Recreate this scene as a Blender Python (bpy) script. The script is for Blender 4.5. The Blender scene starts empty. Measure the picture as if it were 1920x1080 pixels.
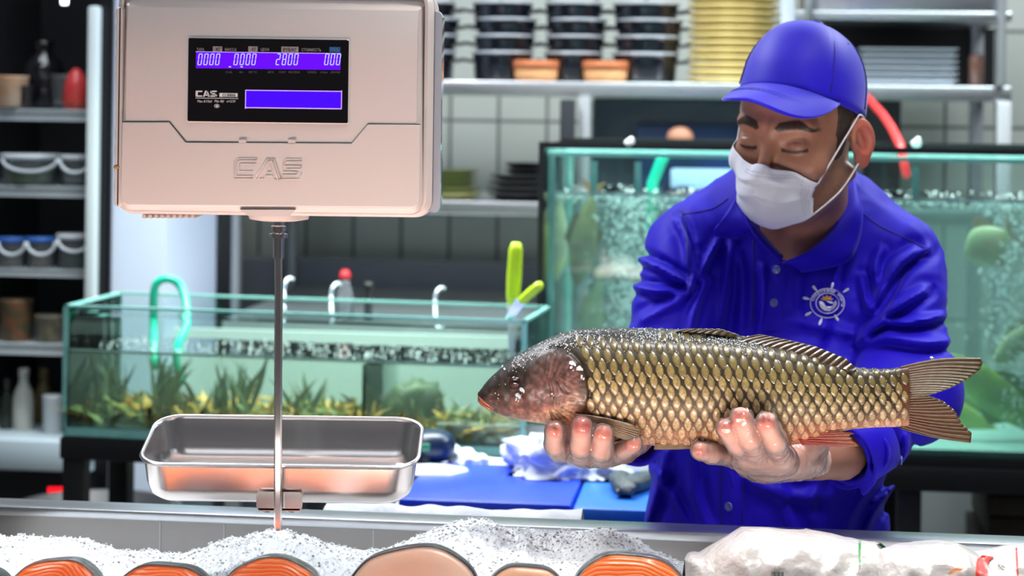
import bpy, bmesh, math, random
import numpy as np
from mathutils import Vector, Matrix, noise as mnoise
random.seed(7); RNG = np.random.default_rng(7)
SC = bpy.context.scene
COL = SC.collection
# ---------------------------------------------------------------- camera
F = 3733.0; CX = 960.0; HY = 180.0; ROLL = 0.0125; CAMZ = 1.6; TH = 0.117
cam_d = bpy.data.cameras.new('camera'); cam = bpy.data.objects.new('camera', cam_d); COL.objects.link(cam)
cam_d.sensor_width = 36.0; cam_d.lens = 36.0 * F / 1920.0
cam_d.shift_y = -(540.0 - HY) / 1920.0
cam_d.clip_start = 0.05; cam_d.clip_end = 60
_c, _s = math.cos(ROLL), math.sin(ROLL)
cam.matrix_world = Matrix(((_c, -_s, 0, 0), (0, 0, -1, 0), (_s, _c, 0, CAMZ), (0, 0, 0, 1)))
cam_d.dof.use_dof = True; cam_d.dof.focus_distance = 2.21; cam_d.dof.aperture_fstop = 4.9
SC.camera = cam
SC.view_settings.view_transform = 'Standard'; SC.view_settings.look = 'None'
SC.view_settings.exposure = 0.0; SC.view_settings.gamma = 1.0; SC.view_settings.use_curve_mapping = False
# ---------------------------------------------------------------- world and lamps
wd = bpy.data.worlds.new('world'); SC.world = wd; wd.use_nodes = True
bgn = wd.node_tree.nodes['Background']; bgn.inputs[0].default_value = (0.80, 0.80, 0.86, 1); bgn.inputs[1].default_value = 0.10

def area(name, loc, target, sx, sy, power, col, spread=None):
    d = bpy.data.lights.new(name, 'AREA'); d.shape = 'RECTANGLE'; d.size = sx; d.size_y = sy
    d.energy = power; d.color = col
    if spread: d.spread = math.radians(spread)
    o = bpy.data.objects.new(name, d); COL.objects.link(o); o.location = loc
    v = Vector(target) - Vector(loc)
    o.rotation_euler = v.to_track_quat('-Z', 'Y').to_euler()
    return o
area('ceiling_lamp_rear', (0.3, 3.75, 2.75), (0.3, 4.3, 0.9), 3.2, 0.35, 36, (0.84, 0.93, 1.0))
area('ceiling_lamp_left', (-0.75, 3.05, 2.75), (0.25, 2.5, 1.3), 0.9, 0.4, 26, (0.94, 0.96, 1.0))
area('ceiling_lamp_right', (1.5, 3.35, 2.7), (0.35, 2.5, 1.4), 0.8, 0.3, 26, (0.85, 0.92, 1.0))
area('counter_lamp', (0.42, 2.04, 2.45), (0.36, 2.16, 1.1), 0.9, 0.14, 3.6, (1.0, 0.97, 0.94), 60)
area('counter_lamp', (-1.05, 2.0, 2.45), (-0.88, 2.15, 1.1), 0.4, 0.14, 2.4, (1.0, 0.98, 0.96), 45)
area('case_lamp', (-0.3, 1.78, 1.163), (-0.3, 1.84, 1.0), 0.8, 0.05, 1.6, (1.0, 0.70, 0.58), 120)
area('ceiling_lamp_front', (-0.9, 0.1, 2.75), (-0.2, 2.1, 1.2), 1.3, 0.5, 3, (0.93, 0.95, 1.0))
area('added_tank_light', (-0.35, 3.66, 2.0), (-0.35, 3.62, 1.2), 0.8, 0.2, 13, (0.92, 1.0, 0.95), 100)  # added light that brightens the seaweed tank, no fixture known
area('added_aquarium_light', (0.75, 3.78, 2.1), (0.75, 3.85, 1.2), 1.4, 0.25, 13, (0.85, 1.0, 0.97), 110)  # extra light put above the aquarium to lift its dark water
area('display_strip_lamp', (0.18, 1.90, 1.135), (0.20, 2.13, 1.34), 0.7, 0.04, 0.95, (1.0, 0.88, 0.80), 85)
area('display_strip_lamp', (-0.40, 1.79, 1.14), (-0.32, 2.10, 1.47), 0.6, 0.05, 0.70, (1.0, 0.92, 0.86), 95)

# ---------------------------------------------------------------- helpers
def P(px, py, Y):
    u = (px - CX) / F; v = -(py - HY) / F
    return Vector(((u * _c - v * _s) * Y, Y, CAMZ + (u * _s + v * _c) * Y))

def PA(px, py, Y):      # array version
    u = (np.asarray(px, float) - CX) / F; v = -(np.asarray(py, float) - HY) / F; Y = np.asarray(Y, float) + 0 * u
    return np.stack([(u * _c - v * _s) * Y, Y, CAMZ + (u * _s + v * _c) * Y], -1)

def proj(p):            # world -> pixel (arrays)
    X = p[..., 0] / p[..., 1]; Z = (p[..., 2] - CAMZ) / p[..., 1]
    return CX + F * (X * _c + Z * _s), HY - F * (-X * _s + Z * _c)

class Frame:            # a rotated (about Z) local frame
    def __init__(s, o=(0, 0, 0), ang=-TH):
        s.o = np.array(o, float); s.c = math.cos(ang); s.s = math.sin(ang); s.ang = ang
    def w(s, p):
        p = np.asarray(p, float)
        return np.stack([s.o[0] + p[..., 0] * s.c - p[..., 1] * s.s, s.o[1] + p[..., 0] * s.s + p[..., 1] * s.c, s.o[2] + p[..., 2]], -1)
    def l(s, p):
        q = np.asarray(p, float) - s.o
        return np.stack([q[..., 0] * s.c + q[..., 1] * s.s, -q[..., 0] * s.s + q[..., 1] * s.c, q[..., 2]], -1)
    def px(s, px, py, y):   # local point whose local y is y and which is seen at the pixel
        d = np.array(P(px, py, 1.0)) - np.array([0, 0, CAMZ]); c0 = np.array([0, 0, CAMZ])
        a = s.l(c0); b = s.l(c0 + d) - a
        t = (y - a[1]) / b[1]
        return a + b * t
ROOM = Frame()

class MB:
    def __init__(s): s.v = []; s.f = []; s.n = 0
    def add(s, v, f):
        v = np.asarray(v, float).reshape(-1, 3)
        s.v.append(v); s.f += [tuple(int(i) + s.n for i in q) for q in f]; s.n += len(v); return s
    def verts(s): return np.concatenate(s.v) if s.v else np.zeros((0, 3))
    def box(s, x0, x1, y0, y1, z0, z1, fr=None, bev=0.0):
        if bev > 0:
            b = min(bev, abs(x1-x0)*.45, abs(y1-y0)*.45, abs(z1-z0)*.45)
            vs = []; 
            bm = bmesh.new(); bmesh.ops.create_cube(bm, size=1)
            for q in bm.verts: q.co = Vector(((x0+x1)/2 + q.co.x*(x1-x0), (y0+y1)/2 + q.co.y*(y1-y0), (z0+z1)/2 + q.co.z*(z1-z0)))
            bmesh.ops.bevel(bm, geom=list(bm.edges), offset=b, segments=2, profile=0.5, affect='EDGES')
            bm.verts.index_update()
            v = np.array([q.co[:] for q in bm.verts]); f = [[q.index for q in ff.verts] for ff in bm.faces]; bm.free()
        else:
            v = np.array([(x, y, z) for z in (z0, z1) for y in (y0, y1) for x in (x0, x1)], float)
            f = [(0, 2, 3, 1), (4, 5, 7, 6), (0, 1, 5, 4), (2, 6, 7, 3), (0, 4, 6, 2), (1, 3, 7, 5)]
        if fr: v = fr.w(v)
        return s.add(v, f)
    def tube(s, pts, r, n=12, cap=True, flat=1.0):
        pts = [Vector(p) for p in pts]; N = len(pts); rs = r if hasattr(r, '__len__') else [r] * N
        vs = []; up = None
        for i, p in enumerate(pts):
            t = (pts[min(i+1, N-1)] - pts[max(i-1, 0)]).normalized()
            if up is None:
                up = Vector((0, 0, 1)) if abs(t.z) < 0.9 else Vector((0, 1, 0))
            a = t.cross(up)
            if a.length < 1e-5: a = t.orthogonal()
            a.normalize(); b = a.cross(t).normalized(); up = b
            for k in range(n):
                w = 2 * math.pi * k / n
                vs.append(p + (a * math.cos(w) + b * math.sin(w) * flat) * rs[i])
        f = [(i*n+k, i*n+(k+1) % n, (i+1)*n+(k+1) % n, (i+1)*n+k) for i in range(N-1) for k in range(n)]
        if cap: f += [tuple(range(n))[::-1], tuple((N-1)*n + k for k in range(n))]
        return s.add(np.array([q[:] for q in vs]), f)
    def lathe(s, prof, c=(0, 0, 0), n=32, sx=1.0, sy=1.0, cap=True):
        vs = []
        for r, z in prof:
            for k in range(n):
                w = 2*math.pi*k/n; vs.append((c[0]+r*math.cos(w)*sx, c[1]+r*math.sin(w)*sy, c[2]+z))
        N = len(prof)
        f = [(i*n+k, i*n+(k+1) % n, (i+1)*n+(k+1) % n, (i+1)*n+k) for i in range(N-1) for k in range(n)]
        if cap: f += [tuple(range(n))[::-1], tuple((N-1)*n+k for k in range(n))]
        return s.add(vs, f)
    def grid(s, A, closeu=False, closev=False):   # A[i,j,3]
        a, b = A.shape[:2]; f = []
        for i in range(a if closeu else a-1):
            for j in range(b if closev else b-1):
                f.append((i*b+j, i*b+(j+1) % b, ((i+1) % a)*b+(j+1) % b, ((i+1) % a)*b+j))
        return s.add(A.reshape(-1, 3), f)
    def prism(s, poly, fr3, thick):     # poly list of (a,b); fr3 = (origin, ea, eb, en)
        o, ea, eb, en = [np.array(q, float) for q in fr3]; n = len(poly)
        A = np.array([o + ea*a + eb*b for a, b in poly]); B = A + en*thick
        f = [tuple(range(n)), tuple(range(n, 2*n))[::-1]] + [(i, i+n, (i+1) % n + n, (i+1) % n) for i in range(n)]
        return s.add(np.concatenate([A, B]), f)
    def ico(s, c, r, sub=2):
        bm = bmesh.new(); bmesh.ops.create_icosphere(bm, subdivisions=sub, radius=1)
        v = np.array([q.co[:] for q in bm.verts]) * np.array(r if hasattr(r, '__len__') else (r, r, r)) + np.array(c)
        f = [[q.index for q in ff.verts] for ff in bm.faces]; bm.free()
        return s.add(v, f)

ORG = {}
def obj(name, mb, mat, parent=None, smooth=True, auto=None, origin=None, colattr=None):
    v = mb.verts(); me = bpy.data.meshes.new(name)
    if parent is not None: o0 = ORG[parent.name]
    elif origin is not None: o0 = np.array(origin, float)
    else:
        mn = v.min(0); mx = v.max(0); o0 = np.array([(mn[0]+mx[0])/2, (mn[1]+mx[1])/2, mn[2]])
    me.from_pydata((v - o0).tolist(), [], mb.f); me.update()
    if smooth: me.polygons.foreach_set('use_smooth', [True]*len(me.polygons))
    ob = bpy.data.objects.new(name, me); COL.objects.link(ob)
    if parent is not None: ob.parent = parent
    else: ob.location = o0
    ORG[ob.name] = o0
    if colattr is not None:
        at = me.color_attributes.new('Col', 'FLOAT_COLOR', 'POINT')
        a = np.ones((len(v), 4)); a[:, :colattr.shape[1]] = colattr; at.data.foreach_set('color', a.ravel())
    if mat: me.materials.append(mat)
    if smooth and auto:
        bm = bmesh.new(); bm.from_mesh(me)
        for e in bm.edges:
            if len(e.link_faces) == 2 and e.calc_face_angle(0) > math.radians(auto): e.smooth = False
        bm.to_mesh(me); bm.free()
    return ob
def tag(o, label, cat, group=None, kind=None):
    o['label'] = label
    if cat: o['category'] = cat
    if group: o['group'] = group
    if kind: o['kind'] = kind
    return o
def thing(name, loc, label, cat, group=None):
    o = bpy.data.objects.new(name, None); COL.objects.link(o); o.location = loc; o.empty_display_size = 0.03
    ORG[o.name] = np.array(loc, float); return tag(o, label, cat, group)
def struct(name, mb, mat, smooth=False, auto=None):
    o = obj(name, mb, mat, smooth=smooth, auto=auto); o['kind'] = 'structure'; return o
def dup(root, loc, label=None, group=None, rotz=0, scale=None):
    r = root.copy(); COL.objects.link(r); r.location = loc; r.rotation_euler = (0, 0, rotz)
    if scale: r.scale = scale
    if label: r['label'] = label
    if group: r['group'] = group
    for ch in list(root.children):
        c = ch.copy(); COL.objects.link(c); c.parent = r
        for g in list(ch.children):
            d = g.copy(); COL.objects.link(d); d.parent = c
    return r

# ---------------------------------------------------------------- materials
def srgb(r, g, b):
    f = lambda c: (c/255/12.92) if c/255 <= 0.04045 else ((c/255+0.055)/1.055)**2.4
    return (f(r), f(g), f(b))
def mat(name, col, rough=0.5, metal=0.0, spec=0.5, emit=None, es=1.0, nz=None, bump=None, coat=0, sss=0, sssr=(0.01, 0.004, 0.003), trans=0, alpha=1, attr=False, sheen=0, aniso=0):
    m = bpy.data.materials.new(name); m.use_nodes = True; nt = m.node_tree; b = nt.nodes['Principled BSDF']
    b.inputs['Base Color'].default_value = (*col, 1); b.inputs['Roughness'].default_value = rough
    b.inputs['Metallic'].default_value = metal; b.inputs['Specular IOR Level'].default_value = spec
    b.inputs['Coat Weight'].default_value = coat; b.inputs['Coat Roughness'].default_value = 0.08
    b.inputs['Transmission Weight'].default_value = trans; b.inputs['Alpha'].default_value = alpha
    if sss: b.inputs['Subsurface Weight'].default_value = sss; b.inputs['Subsurface Radius'].default_value = sssr; b.inputs['Subsurface Scale'].default_value = 1.0
    if sheen: b.inputs['Sheen Weight'].default_value = sheen; b.inputs['Sheen Roughness'].default_value = 0.4
    if emit: b.inputs['Emission Color'].default_value = (*emit, 1); b.inputs['Emission Strength'].default_value = es
    src = None
    tc = nt.nodes.new('ShaderNodeTexCoord')
    if attr:
        a = nt.nodes.new('ShaderNodeAttribute'); a.attribute_name = 'Col'; src = a.outputs['Color']; nt.links.new(src, b.inputs['Base Color'])
    if nz:      # (scale, amount, second colour)
        n = nt.nodes.new('ShaderNodeTexNoise'); n.inputs['Scale'].default_value = nz[0]; n.inputs['Detail'].default_value = 5
        nt.links.new(tc.outputs['Object'], n.inputs['Vector'])
        mr = nt.nodes.new('ShaderNodeMapRange'); mr.inputs[1].default_value = 0.35; mr.inputs[2].default_value = 0.65; mr.inputs[4].default_value = nz[1]
        nt.links.new(n.outputs['Fac'], mr.inputs[0])
        mx = nt.nodes.new('ShaderNodeMix'); mx.data_type = 'RGBA'; nt.links.new(mr.outputs[0], mx.inputs['Factor'])
        if src: nt.links.new(src, mx.inputs[6])
        else: mx.inputs[6].default_value = (*col, 1)
        mx.inputs[7].default_value = (*nz[2], 1); nt.links.new(mx.outputs[2], b.inputs['Base Color'])
    if bump:    # (scale, strength, dist)
        n = nt.nodes.new('ShaderNodeTexNoise'); n.inputs['Scale'].default_value = bump[0]; n.inputs['Detail'].default_value = 4
        nt.links.new(tc.outputs['Object'], n.inputs['Vector'])
        bp = nt.nodes.new('ShaderNodeBump'); bp.inputs['Strength'].default_value = bump[1]; bp.inputs['Distance'].default_value = bump[2]
        nt.links.new(n.outputs['Fac'], bp.inputs['Height']); nt.links.new(bp.outputs[0], b.inputs['Normal'])
    return m
def glassmat(name, tint, ior=1.45, rough=0.02, milky=0.0, mcol=(1, 1, 1)):
    m = bpy.data.materials.new(name); m.use_nodes = True; nt = m.node_tree; nt.nodes.clear()
    out = nt.nodes.new('ShaderNodeOutputMaterial'); tr = nt.nodes.new('ShaderNodeBsdfTransparent'); tr.inputs[0].default_value = (*tint, 1)
    gl = nt.nodes.new('ShaderNodeBsdfGlossy'); gl.inputs['Roughness'].default_value = rough
    fr = nt.nodes.new('ShaderNodeFresnel'); fr.inputs[0].default_value = ior
    mx = nt.nodes.new('ShaderNodeMixShader'); nt.links.new(fr.outputs[0], mx.inputs[0]); 
    base = tr.outputs[0]
    if milky:
        df = nt.nodes.new('ShaderNodeBsdfDiffuse'); df.inputs[0].default_value = (*mcol, 1)
        tl = nt.nodes.new('ShaderNodeBsdfTranslucent'); tl.inputs[0].default_value = (*mcol, 1); m3 = nt.nodes.new('ShaderNodeMixShader'); m3.inputs[0].default_value = .5
        nt.links.new(df.outputs[0], m3.inputs[1]); nt.links.new(tl.outputs[0], m3.inputs[2]); df = m3
        m2 = nt.nodes.new('ShaderNodeMixShader'); m2.inputs[0].default_value = milky
        nt.links.new(base, m2.inputs[1]); nt.links.new(df.outputs[0], m2.inputs[2]); base = m2.outputs[0]
    nt.links.new(base, mx.inputs[1]); nt.links.new(gl.outputs[0], mx.inputs[2]); nt.links.new(mx.outputs[0], out.inputs[0])
    return m
def text_mesh(s, size=1.0, shear=0.0, bold=0.0, align='LEFT'):
    c = bpy.data.curves.new('t', 'FONT'); c.body = s; c.size = size; c.shear = shear; c.offset = bold; c.align_x = align; c.resolution_u = 4
    o = bpy.data.objects.new('t', c); COL.objects.link(o)
    dg = bpy.context.evaluated_depsgraph_get(); dg.update()
    me = bpy.data.meshes.new_from_object(o.evaluated_get(dg))
    v = np.array([q.co[:] for q in me.vertices]); f = [tuple(p.vertices) for p in me.polygons]
    bpy.data.objects.remove(o); bpy.data.curves.remove(c); bpy.data.meshes.remove(me)
    return v, f
# ================================================================ BACKGROUND
STEEL = mat('brushed_steel', (0.62, 0.64, 0.67), 0.32, 1.0, nz=(30, 0.3, (0.5, 0.52, 0.55)))
STEELD = mat('dull_steel', (0.42, 0.43, 0.45), 0.45, 0.8)
BLACKP = mat('black_paint', (0.006, 0.006, 0.007), 0.45)
WHITEP = mat('white_paint', (0.66, 0.72, 0.78), 0.4)
GLASS = glassmat('tank_glass', (0.90, 0.97, 0.95), 1.35)
GLEDGE = mat('glass_edge', (0.22, 0.55, 0.50), 0.2, emit=None, nz=(40, 0.4, (0.35, 0.7, 0.66)))
CLEARP = glassmat('clear_plastic', (0.85, 0.88, 0.9), 1.4, 0.1, 0.25, (0.75, 0.8, 0.85))

# tiled wall
def tile_mat():
    m = bpy.data.materials.new('wall_tiles'); m.use_nodes = True; nt = m.node_tree; b = nt.nodes['Principled BSDF']
    tc = nt.nodes.new('ShaderNodeTexCoord'); mp = nt.nodes.new('ShaderNodeMapping'); nt.links.new(tc.outputs['Object'], mp.inputs[0])
    mp.inputs['Rotation'].default_value = (math.radians(-90), 0, 0); 
    bk = nt.nodes.new('ShaderNodeTexBrick'); bk.offset = 0.0; bk.squash = 1.0
    bk.inputs['Color1'].default_value = (0.60, 0.63, 0.56, 1); bk.inputs['Color2'].default_value = (0.66, 0.69, 0.62, 1); bk.inputs['Mortar'].default_value = (0.20, 0.21, 0.20, 1)
    bk.inputs['Scale'].default_value = 1.0; bk.inputs['Mortar Size'].default_value = 0.0045; bk.inputs['Brick Width'].default_value = 0.122; bk.inputs['Row Height'].default_value = 0.235
    bk.inputs['Mortar Smooth'].default_value = 0.1
    nt.links.new(mp.outputs[0], bk.inputs[0]); nt.links.new(bk.outputs['Color'], b.inputs['Base Color']); b.inputs['Roughness'].default_value = 0.22
    return m
WY = 4.95
w = MB().box(-3.2, 3.2, WY, WY+0.1, 0, 2.9, None)
me = bpy.data.meshes.new('wall_back'); 
o = bpy.data.objects.new('wall_back', me); COL.objects.link(o)
v = w.verts(); 
tx = ROOM.px(935, 227, WY)          # a grout crossing seen at this pixel
me.from_pydata((v - tx).tolist(), [], w.f); me.update(); o.location = ROOM.w(tx); o.rotation_euler = (0, 0, -TH); me.materials.append(tile_mat()); o['kind'] = 'structure'
FLOORM = mat('floor_tiles', (0.18, 0.18, 0.17), 0.35, nz=(6, 0.4, (0.12, 0.12, 0.12)))
struct('floor', MB().box(-3.3, 3.3, -1.2, 5.05, -0.06, 0.0, ROOM), FLOORM)
struct('ceiling', MB().box(-3.3, 3.3, 0.2, 5.05, 2.9, 2.96, ROOM), mat('ceiling_paint', (0.6, 0.6, 0.6), 0.8))
struct('wall_left', MB().box(-3.3, -3.2, -1.2, 5.05, 0, 2.9, ROOM), mat('side_wall', (0.45, 0.46, 0.47), 0.5))
struct('wall_right', MB().box(3.2, 3.3, -1.2, 5.05, 0, 2.9, ROOM), mat('side_wall_r', (0.5, 0.5, 0.5), 0.5))

def rbox(mb, x0, y0, x1, y1, ry, depth, bev=0.0):
    """box in room axes whose front face (plane ry) covers the pixel rectangle"""
    a = ROOM.px(x0, y1, ry); b = ROOM.px(x1, y0, ry)
    za = ROOM.px((x0+x1)/2, y1, ry)[2]; zb = ROOM.px((x0+x1)/2, y0, ry)[2]
    return mb.box(a[0], b[0], ry, ry+depth, za, zb, ROOM, bev)

def xpx0(x, ry, y=300): return float(ROOM.px(x, y, ry)[0])
# column / trims at left of the tiles
struct('trim_1', MB().box(xpx0(211, 3.91), xpx0(312, 3.91), 3.91, 4.3, 0, 2.4, ROOM), mat('white_column', (0.62, 0.70, 0.86), 0.45))
mbx = MB(); a = ROOM.px(312, 0, 4.5)[0]; b = ROOM.px(417, 0, 4.5)[0]
struct('trim_2', MB().box(a, b, 4.5, 4.7, 0, 2.4, ROOM), mat('grey_trim', (0.15, 0.155, 0.18), 0.4))
a1 = ROOM.px(362, 0, 4.48)[0]; b1 = ROOM.px(384, 0, 4.48)[0]
struct('trim_3', MB().box(a1, b1, 4.47, 4.5, 0, 2.4, ROOM), mat('pale_trim', (0.42, 0.44, 0.40), 0.4))
# grey steel backsplash behind the tanks
struct('trim_4', rbox(MB(), 417, 492, 1100, 1000, 4.75, 0.12), mat('grey_backsplash', (0.27, 0.28, 0.33), 0.45))

# ---- storage rack with shelves
def zpx(y, ry, x=960): return float(ROOM.px(x, y, ry)[2])
def xpx(x, ry, y=300): return float(ROOM.px(x, y, ry)[0])
RK = 4.30
rack = thing('shelf_rack', ROOM.w((xpx(1200, RK), RK, 0)), 'steel storage rack against the tiled wall carrying pots and plates', 'rack')
zt = zpx(154, RK, 1200); zb = zpx(183, RK, 1200)
xl = xpx(436, RK); xr = xpx(1895, RK)
obj('shelf', MB().box(xl, xr, RK, RK+0.45, zb, zt, ROOM, 0.004), STEEL, rack, auto=40)
z2t = zpx(377, RK, 900); z2b = zpx(404, RK, 900)
obj('shelf', MB().box(xl, xr, RK, RK+0.12, z2b, z2t, ROOM, 0.004), STEEL, rack, auto=40)
obj('shelf', MB().box(xl, xpx(1082, RK), RK+.12, RK+0.45, z2b, z2t, ROOM, 0.004), STEEL, rack, auto=40)
z3 = zpx(38, RK, 1680)
obj('shelf', MB().box(xpx(1462, RK), xr, RK, RK+0.45, z3, z3+0.02, ROOM, 0.004), STEEL, rack, auto=40)
for (x0, x1, top) in ((1083, 1106, 2.1), (1868, 1896, 2.1), (436, 450, 1.66)):
    obj('post', MB().box(xpx(x0, RK-.01), xpx(x1, RK-.01), RK-0.012, RK+0.018, 0, zb if x0 != 436 else zb, ROOM, 0.003), STEELD, rack, auto=40)
obj('post', MB().box(xpx(1461, RK-.01), xpx(1487, RK-.01), RK-0.012, RK+0.018, zt, 2.1, ROOM, 0.003), WHITEP, rack, auto=40)
obj('post', MB().box(xpx(1868, RK-.01), xpx(1884, RK-.01), RK-0.012, RK+0.018, zt, 2.1, ROOM, 0.003), STEELD, rack, auto=40)
for x in (xl+0.02, xr-0.04):
    obj('post', MB().box(x, x+0.03, RK+0.41, RK+0.44, 0, 2.1, ROOM, 0.003), STEELD, rack, auto=40)
# steel sink/hood box on the upper right shelf
tag(obj('steel_basin', rbox(MB(), 1500, -60, 1878, 36, RK+0.0, 0.4, 0.02), STEEL, auto=40), 'large brushed steel basin on the top right shelf above the cap', 'basin')
tag(obj('hanging_pipe', MB().tube([ROOM.w(ROOM.px(1516, -60, 4.26)), ROOM.w(ROOM.px(1516, 60, 4.26))], 0.009), STEELD), 'thin dark vertical pipe in front of the steel basin', 'pipe')

# dark boxes seen under the shelf, behind the big tank
DKB = mat('dark_blue_grey', (0.045, 0.065, 0.085), 0.4, nz=(8, 0.5, (0.08, 0.10, 0.12)))
tag(obj('equipment_cabinet', rbox(MB(), 1107, 185, 1470, 420, 4.45, 0.3, 0.01), DKB, auto=40), 'dark blue-grey cabinet under the shelf behind the seller', 'cabinet')
tag(obj('crate', rbox(MB(), 1190, 234, 1384, 400, 4.40, 0.04, 0.004), mat('navy_plastic', (0.012, 0.04, 0.11), 0.4), auto=40), 'navy blue plastic panel in front of dark cabinet above the big tank', 'panel')
tag(obj('fish_tank_pump', MB().ico(ROOM.w(ROOM.px(1275, 258, 4.33)), (0.03, 0.02, 0.024), 2), mat('orange_plastic', (0.45, 0.2, 0.12), 0.5)), 'small dull orange ball-shaped item in front of navy panel', 'ball')
tag(obj('standing_post', rbox(MB(), 1045, 186, 1076, 600, 4.25, 0.05, 0.004), mat('near_black', (0.012, 0.013, 0.02), 0.5), auto=40), 'black upright bar at the left corner of the big tank, under the shelf', 'post')
tag(obj('wall_cabinet', rbox(MB(), 1625, 187, 1690, 420, 4.5, 0.2, 0.004), mat('dk2', (0.03, 0.03, 0.034), 0.6), auto=40), 'dark narrow box right of the cap behind the red hose', 'box')

# red hose
pts = [ROOM.w(ROOM.px(x, y, r_)) for x, y, r_ in ((1585, 160, 4.295), (1612, 172, 4.28), (1632, 190, 4.22), (1655, 215, 4.12), (1672, 240, 4.02), (1688, 272, 3.92), (1700, 330, 3.88))]
RED = mat('red_rubber', (0.65, 0.03, 0.03), 0.4)
tag(obj('water_hose', MB().tube(pts, 0.0085, 14), RED), 'red hose curving down beside the blue cap', 'hose')

# ---- black pots in stacks
POTM = mat('black_enamel', (0.005, 0.006, 0.012), 0.15, coat=0.3)
RIMM = mat('enamel_rim', (0.55, 0.58, 0.62), 0.3, 0.2)
RP = 4.42
def pot_base(x): return ROOM.w((xpx(x, RP, 150), RP, zt))
p0 = pot_base(940)
pot = thing('cooking_pot', p0, 'x', 'pot')
R = 0.068; Hh = 0.062
prof = [(0.0, 0.001), (R*0.84, 0.0), (R*0.92, 0.006), (R*0.96, Hh*0.8), (R, Hh*0.97), (R*1.03, Hh), (R*1.0, Hh+0.001), (R*0.93, Hh*0.8), (R*0.88, 0.01), (0, 0.008)]
obj('pot_body', MB().lathe(prof, p0, 36, cap=False), POTM, pot)
obj('pot_rim', MB().lathe([(R*1.0, Hh-0.002), (R*1.045, Hh-0.001), (R*1.045, Hh+0.003), (R*1.0, Hh+0.004)], p0, 36, cap=False), RIMM, pot)
for sg in (-1, 1):
    hp = [p0 + np.array(q) for q in ((sg*R*0.97, -0.02, Hh*0.7), (sg*(R+0.016), -0.018, Hh*0.75), (sg*(R+0.02), 0, Hh*0.77), (sg*(R+0.016), 0.018, Hh*0.75), (sg*R*0.97, 0.02, Hh*0.7))]
    obj('handle', MB().tube(hp, 0.004, 8), POTM, pot)
first = True; stacks = [(800, 4, 'far left, beside the scale'), (945, 4, 'left of the two clay bowls'), (1078, 4, 'between the two clay bowls'), (1213, 4, 'right of the clay bowls')]
lev = ['bottom', 'second from the bottom', 'third from the bottom', 'topmost visible']
for x, n, wh in stacks:
    for k in range(n):
        b = pot_base(x) + np.array([(0.004*((k*7) % 3-1)), 0, k*0.037])
        lb = 'black enamel pot, %s in the stack %s' % (lev[k], wh)
        if first: pot.location = b; pot['label'] = lb; pot['group'] = 'black pots stacked on the shelf'; first = False
        else: dup(pot, b, lb, 'black pots stacked on the shelf', rotz=0.15*(k % 3-1), scale=(1.08 if x == 1213 else 1.0 - 0.05*(x == 1078),)*2+(1.0,))
# clay bowls
CLAY = mat('terracotta', (0.72, 0.34, 0.14), 0.6, nz=(40, 0.5, (0.80, 0.45, 0.2)))
CLAYR = mat('terracotta_rim', (0.62, 0.19, 0.07), 0.5)
zc = ROOM.w((xpx(1005, RK+.06, 150), RK+0.06, zt))
for i, (x, wh) in enumerate(((1005, 'left'), (1135, 'right'))):
    c0 = ROOM.w((xpx(x, RK+.06, 150), RK+0.06, zt))
    if i == 0:
        bowl = thing('clay_bowl', c0, 'left terracotta bowl with orange rim at the shelf edge', 'bowl', 'terracotta bowls on the shelf')
        obj('bowl_body', MB().lathe([(0, .001), (0.041, 0), (0.047, 0.006), (0.048, 0.028), (0.044, 0.028), (0.04, 0.008), (0, 0.006)], c0, 32, cap=False), CLAY, bowl)
        obj('rim', MB().lathe([(0.046, 0.027), (0.0505, 0.027), (0.051, 0.043), (0.046, 0.046), (0.043, 0.027)], c0, 32, cap=False), CLAYR, bowl)
    else: dup(bowl, c0, 'right terracotta bowl with orange rim at the shelf edge')
# yellow stack
YM = mat('yellow_board', (0.82, 0.66, 0.26), 0.55, nz=(25, 0.5, (0.50, 0.33, 0.09)))
b0 = ROOM.w((xpx(1375, RK+.12, 150), RK+0.12, zt)); n = 13
for k in range(n):
    z = k*0.0160; tl = random.uniform(-.5, .5)
    mb = MB(); A = []
    for (r, zz) in ((0.0, 0.001), (0.078, 0.0), (0.091, 0.003), (0.1, 0.007), (0.101, 0.010), (0.097, 0.0125), (0.080, 0.0125), (0.0, 0.0125)):
        A.append([(b0[0]+r*math.cos(t)*1.0+tl*0.004, b0[1]+r*math.sin(t)*1.0, b0[2]+z+zz+tl*0.02*r*math.cos(t+tl)) for t in np.linspace(0, 2*math.pi, 40, endpoint=False)])
    mb.grid(np.array(A), closev=True)
    tag(obj('tray', mb, YM), 'yellow round wooden tray, number %s up from the bottom of the tall yellow stack' % ['one', 'two', 'three', 'four', 'five', 'six', 'seven', 'eight', 'nine', 'ten', 'eleven', 'twelve', 'thirteen'][k], 'tray', 'yellow trays stacked on the shelf')
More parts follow.
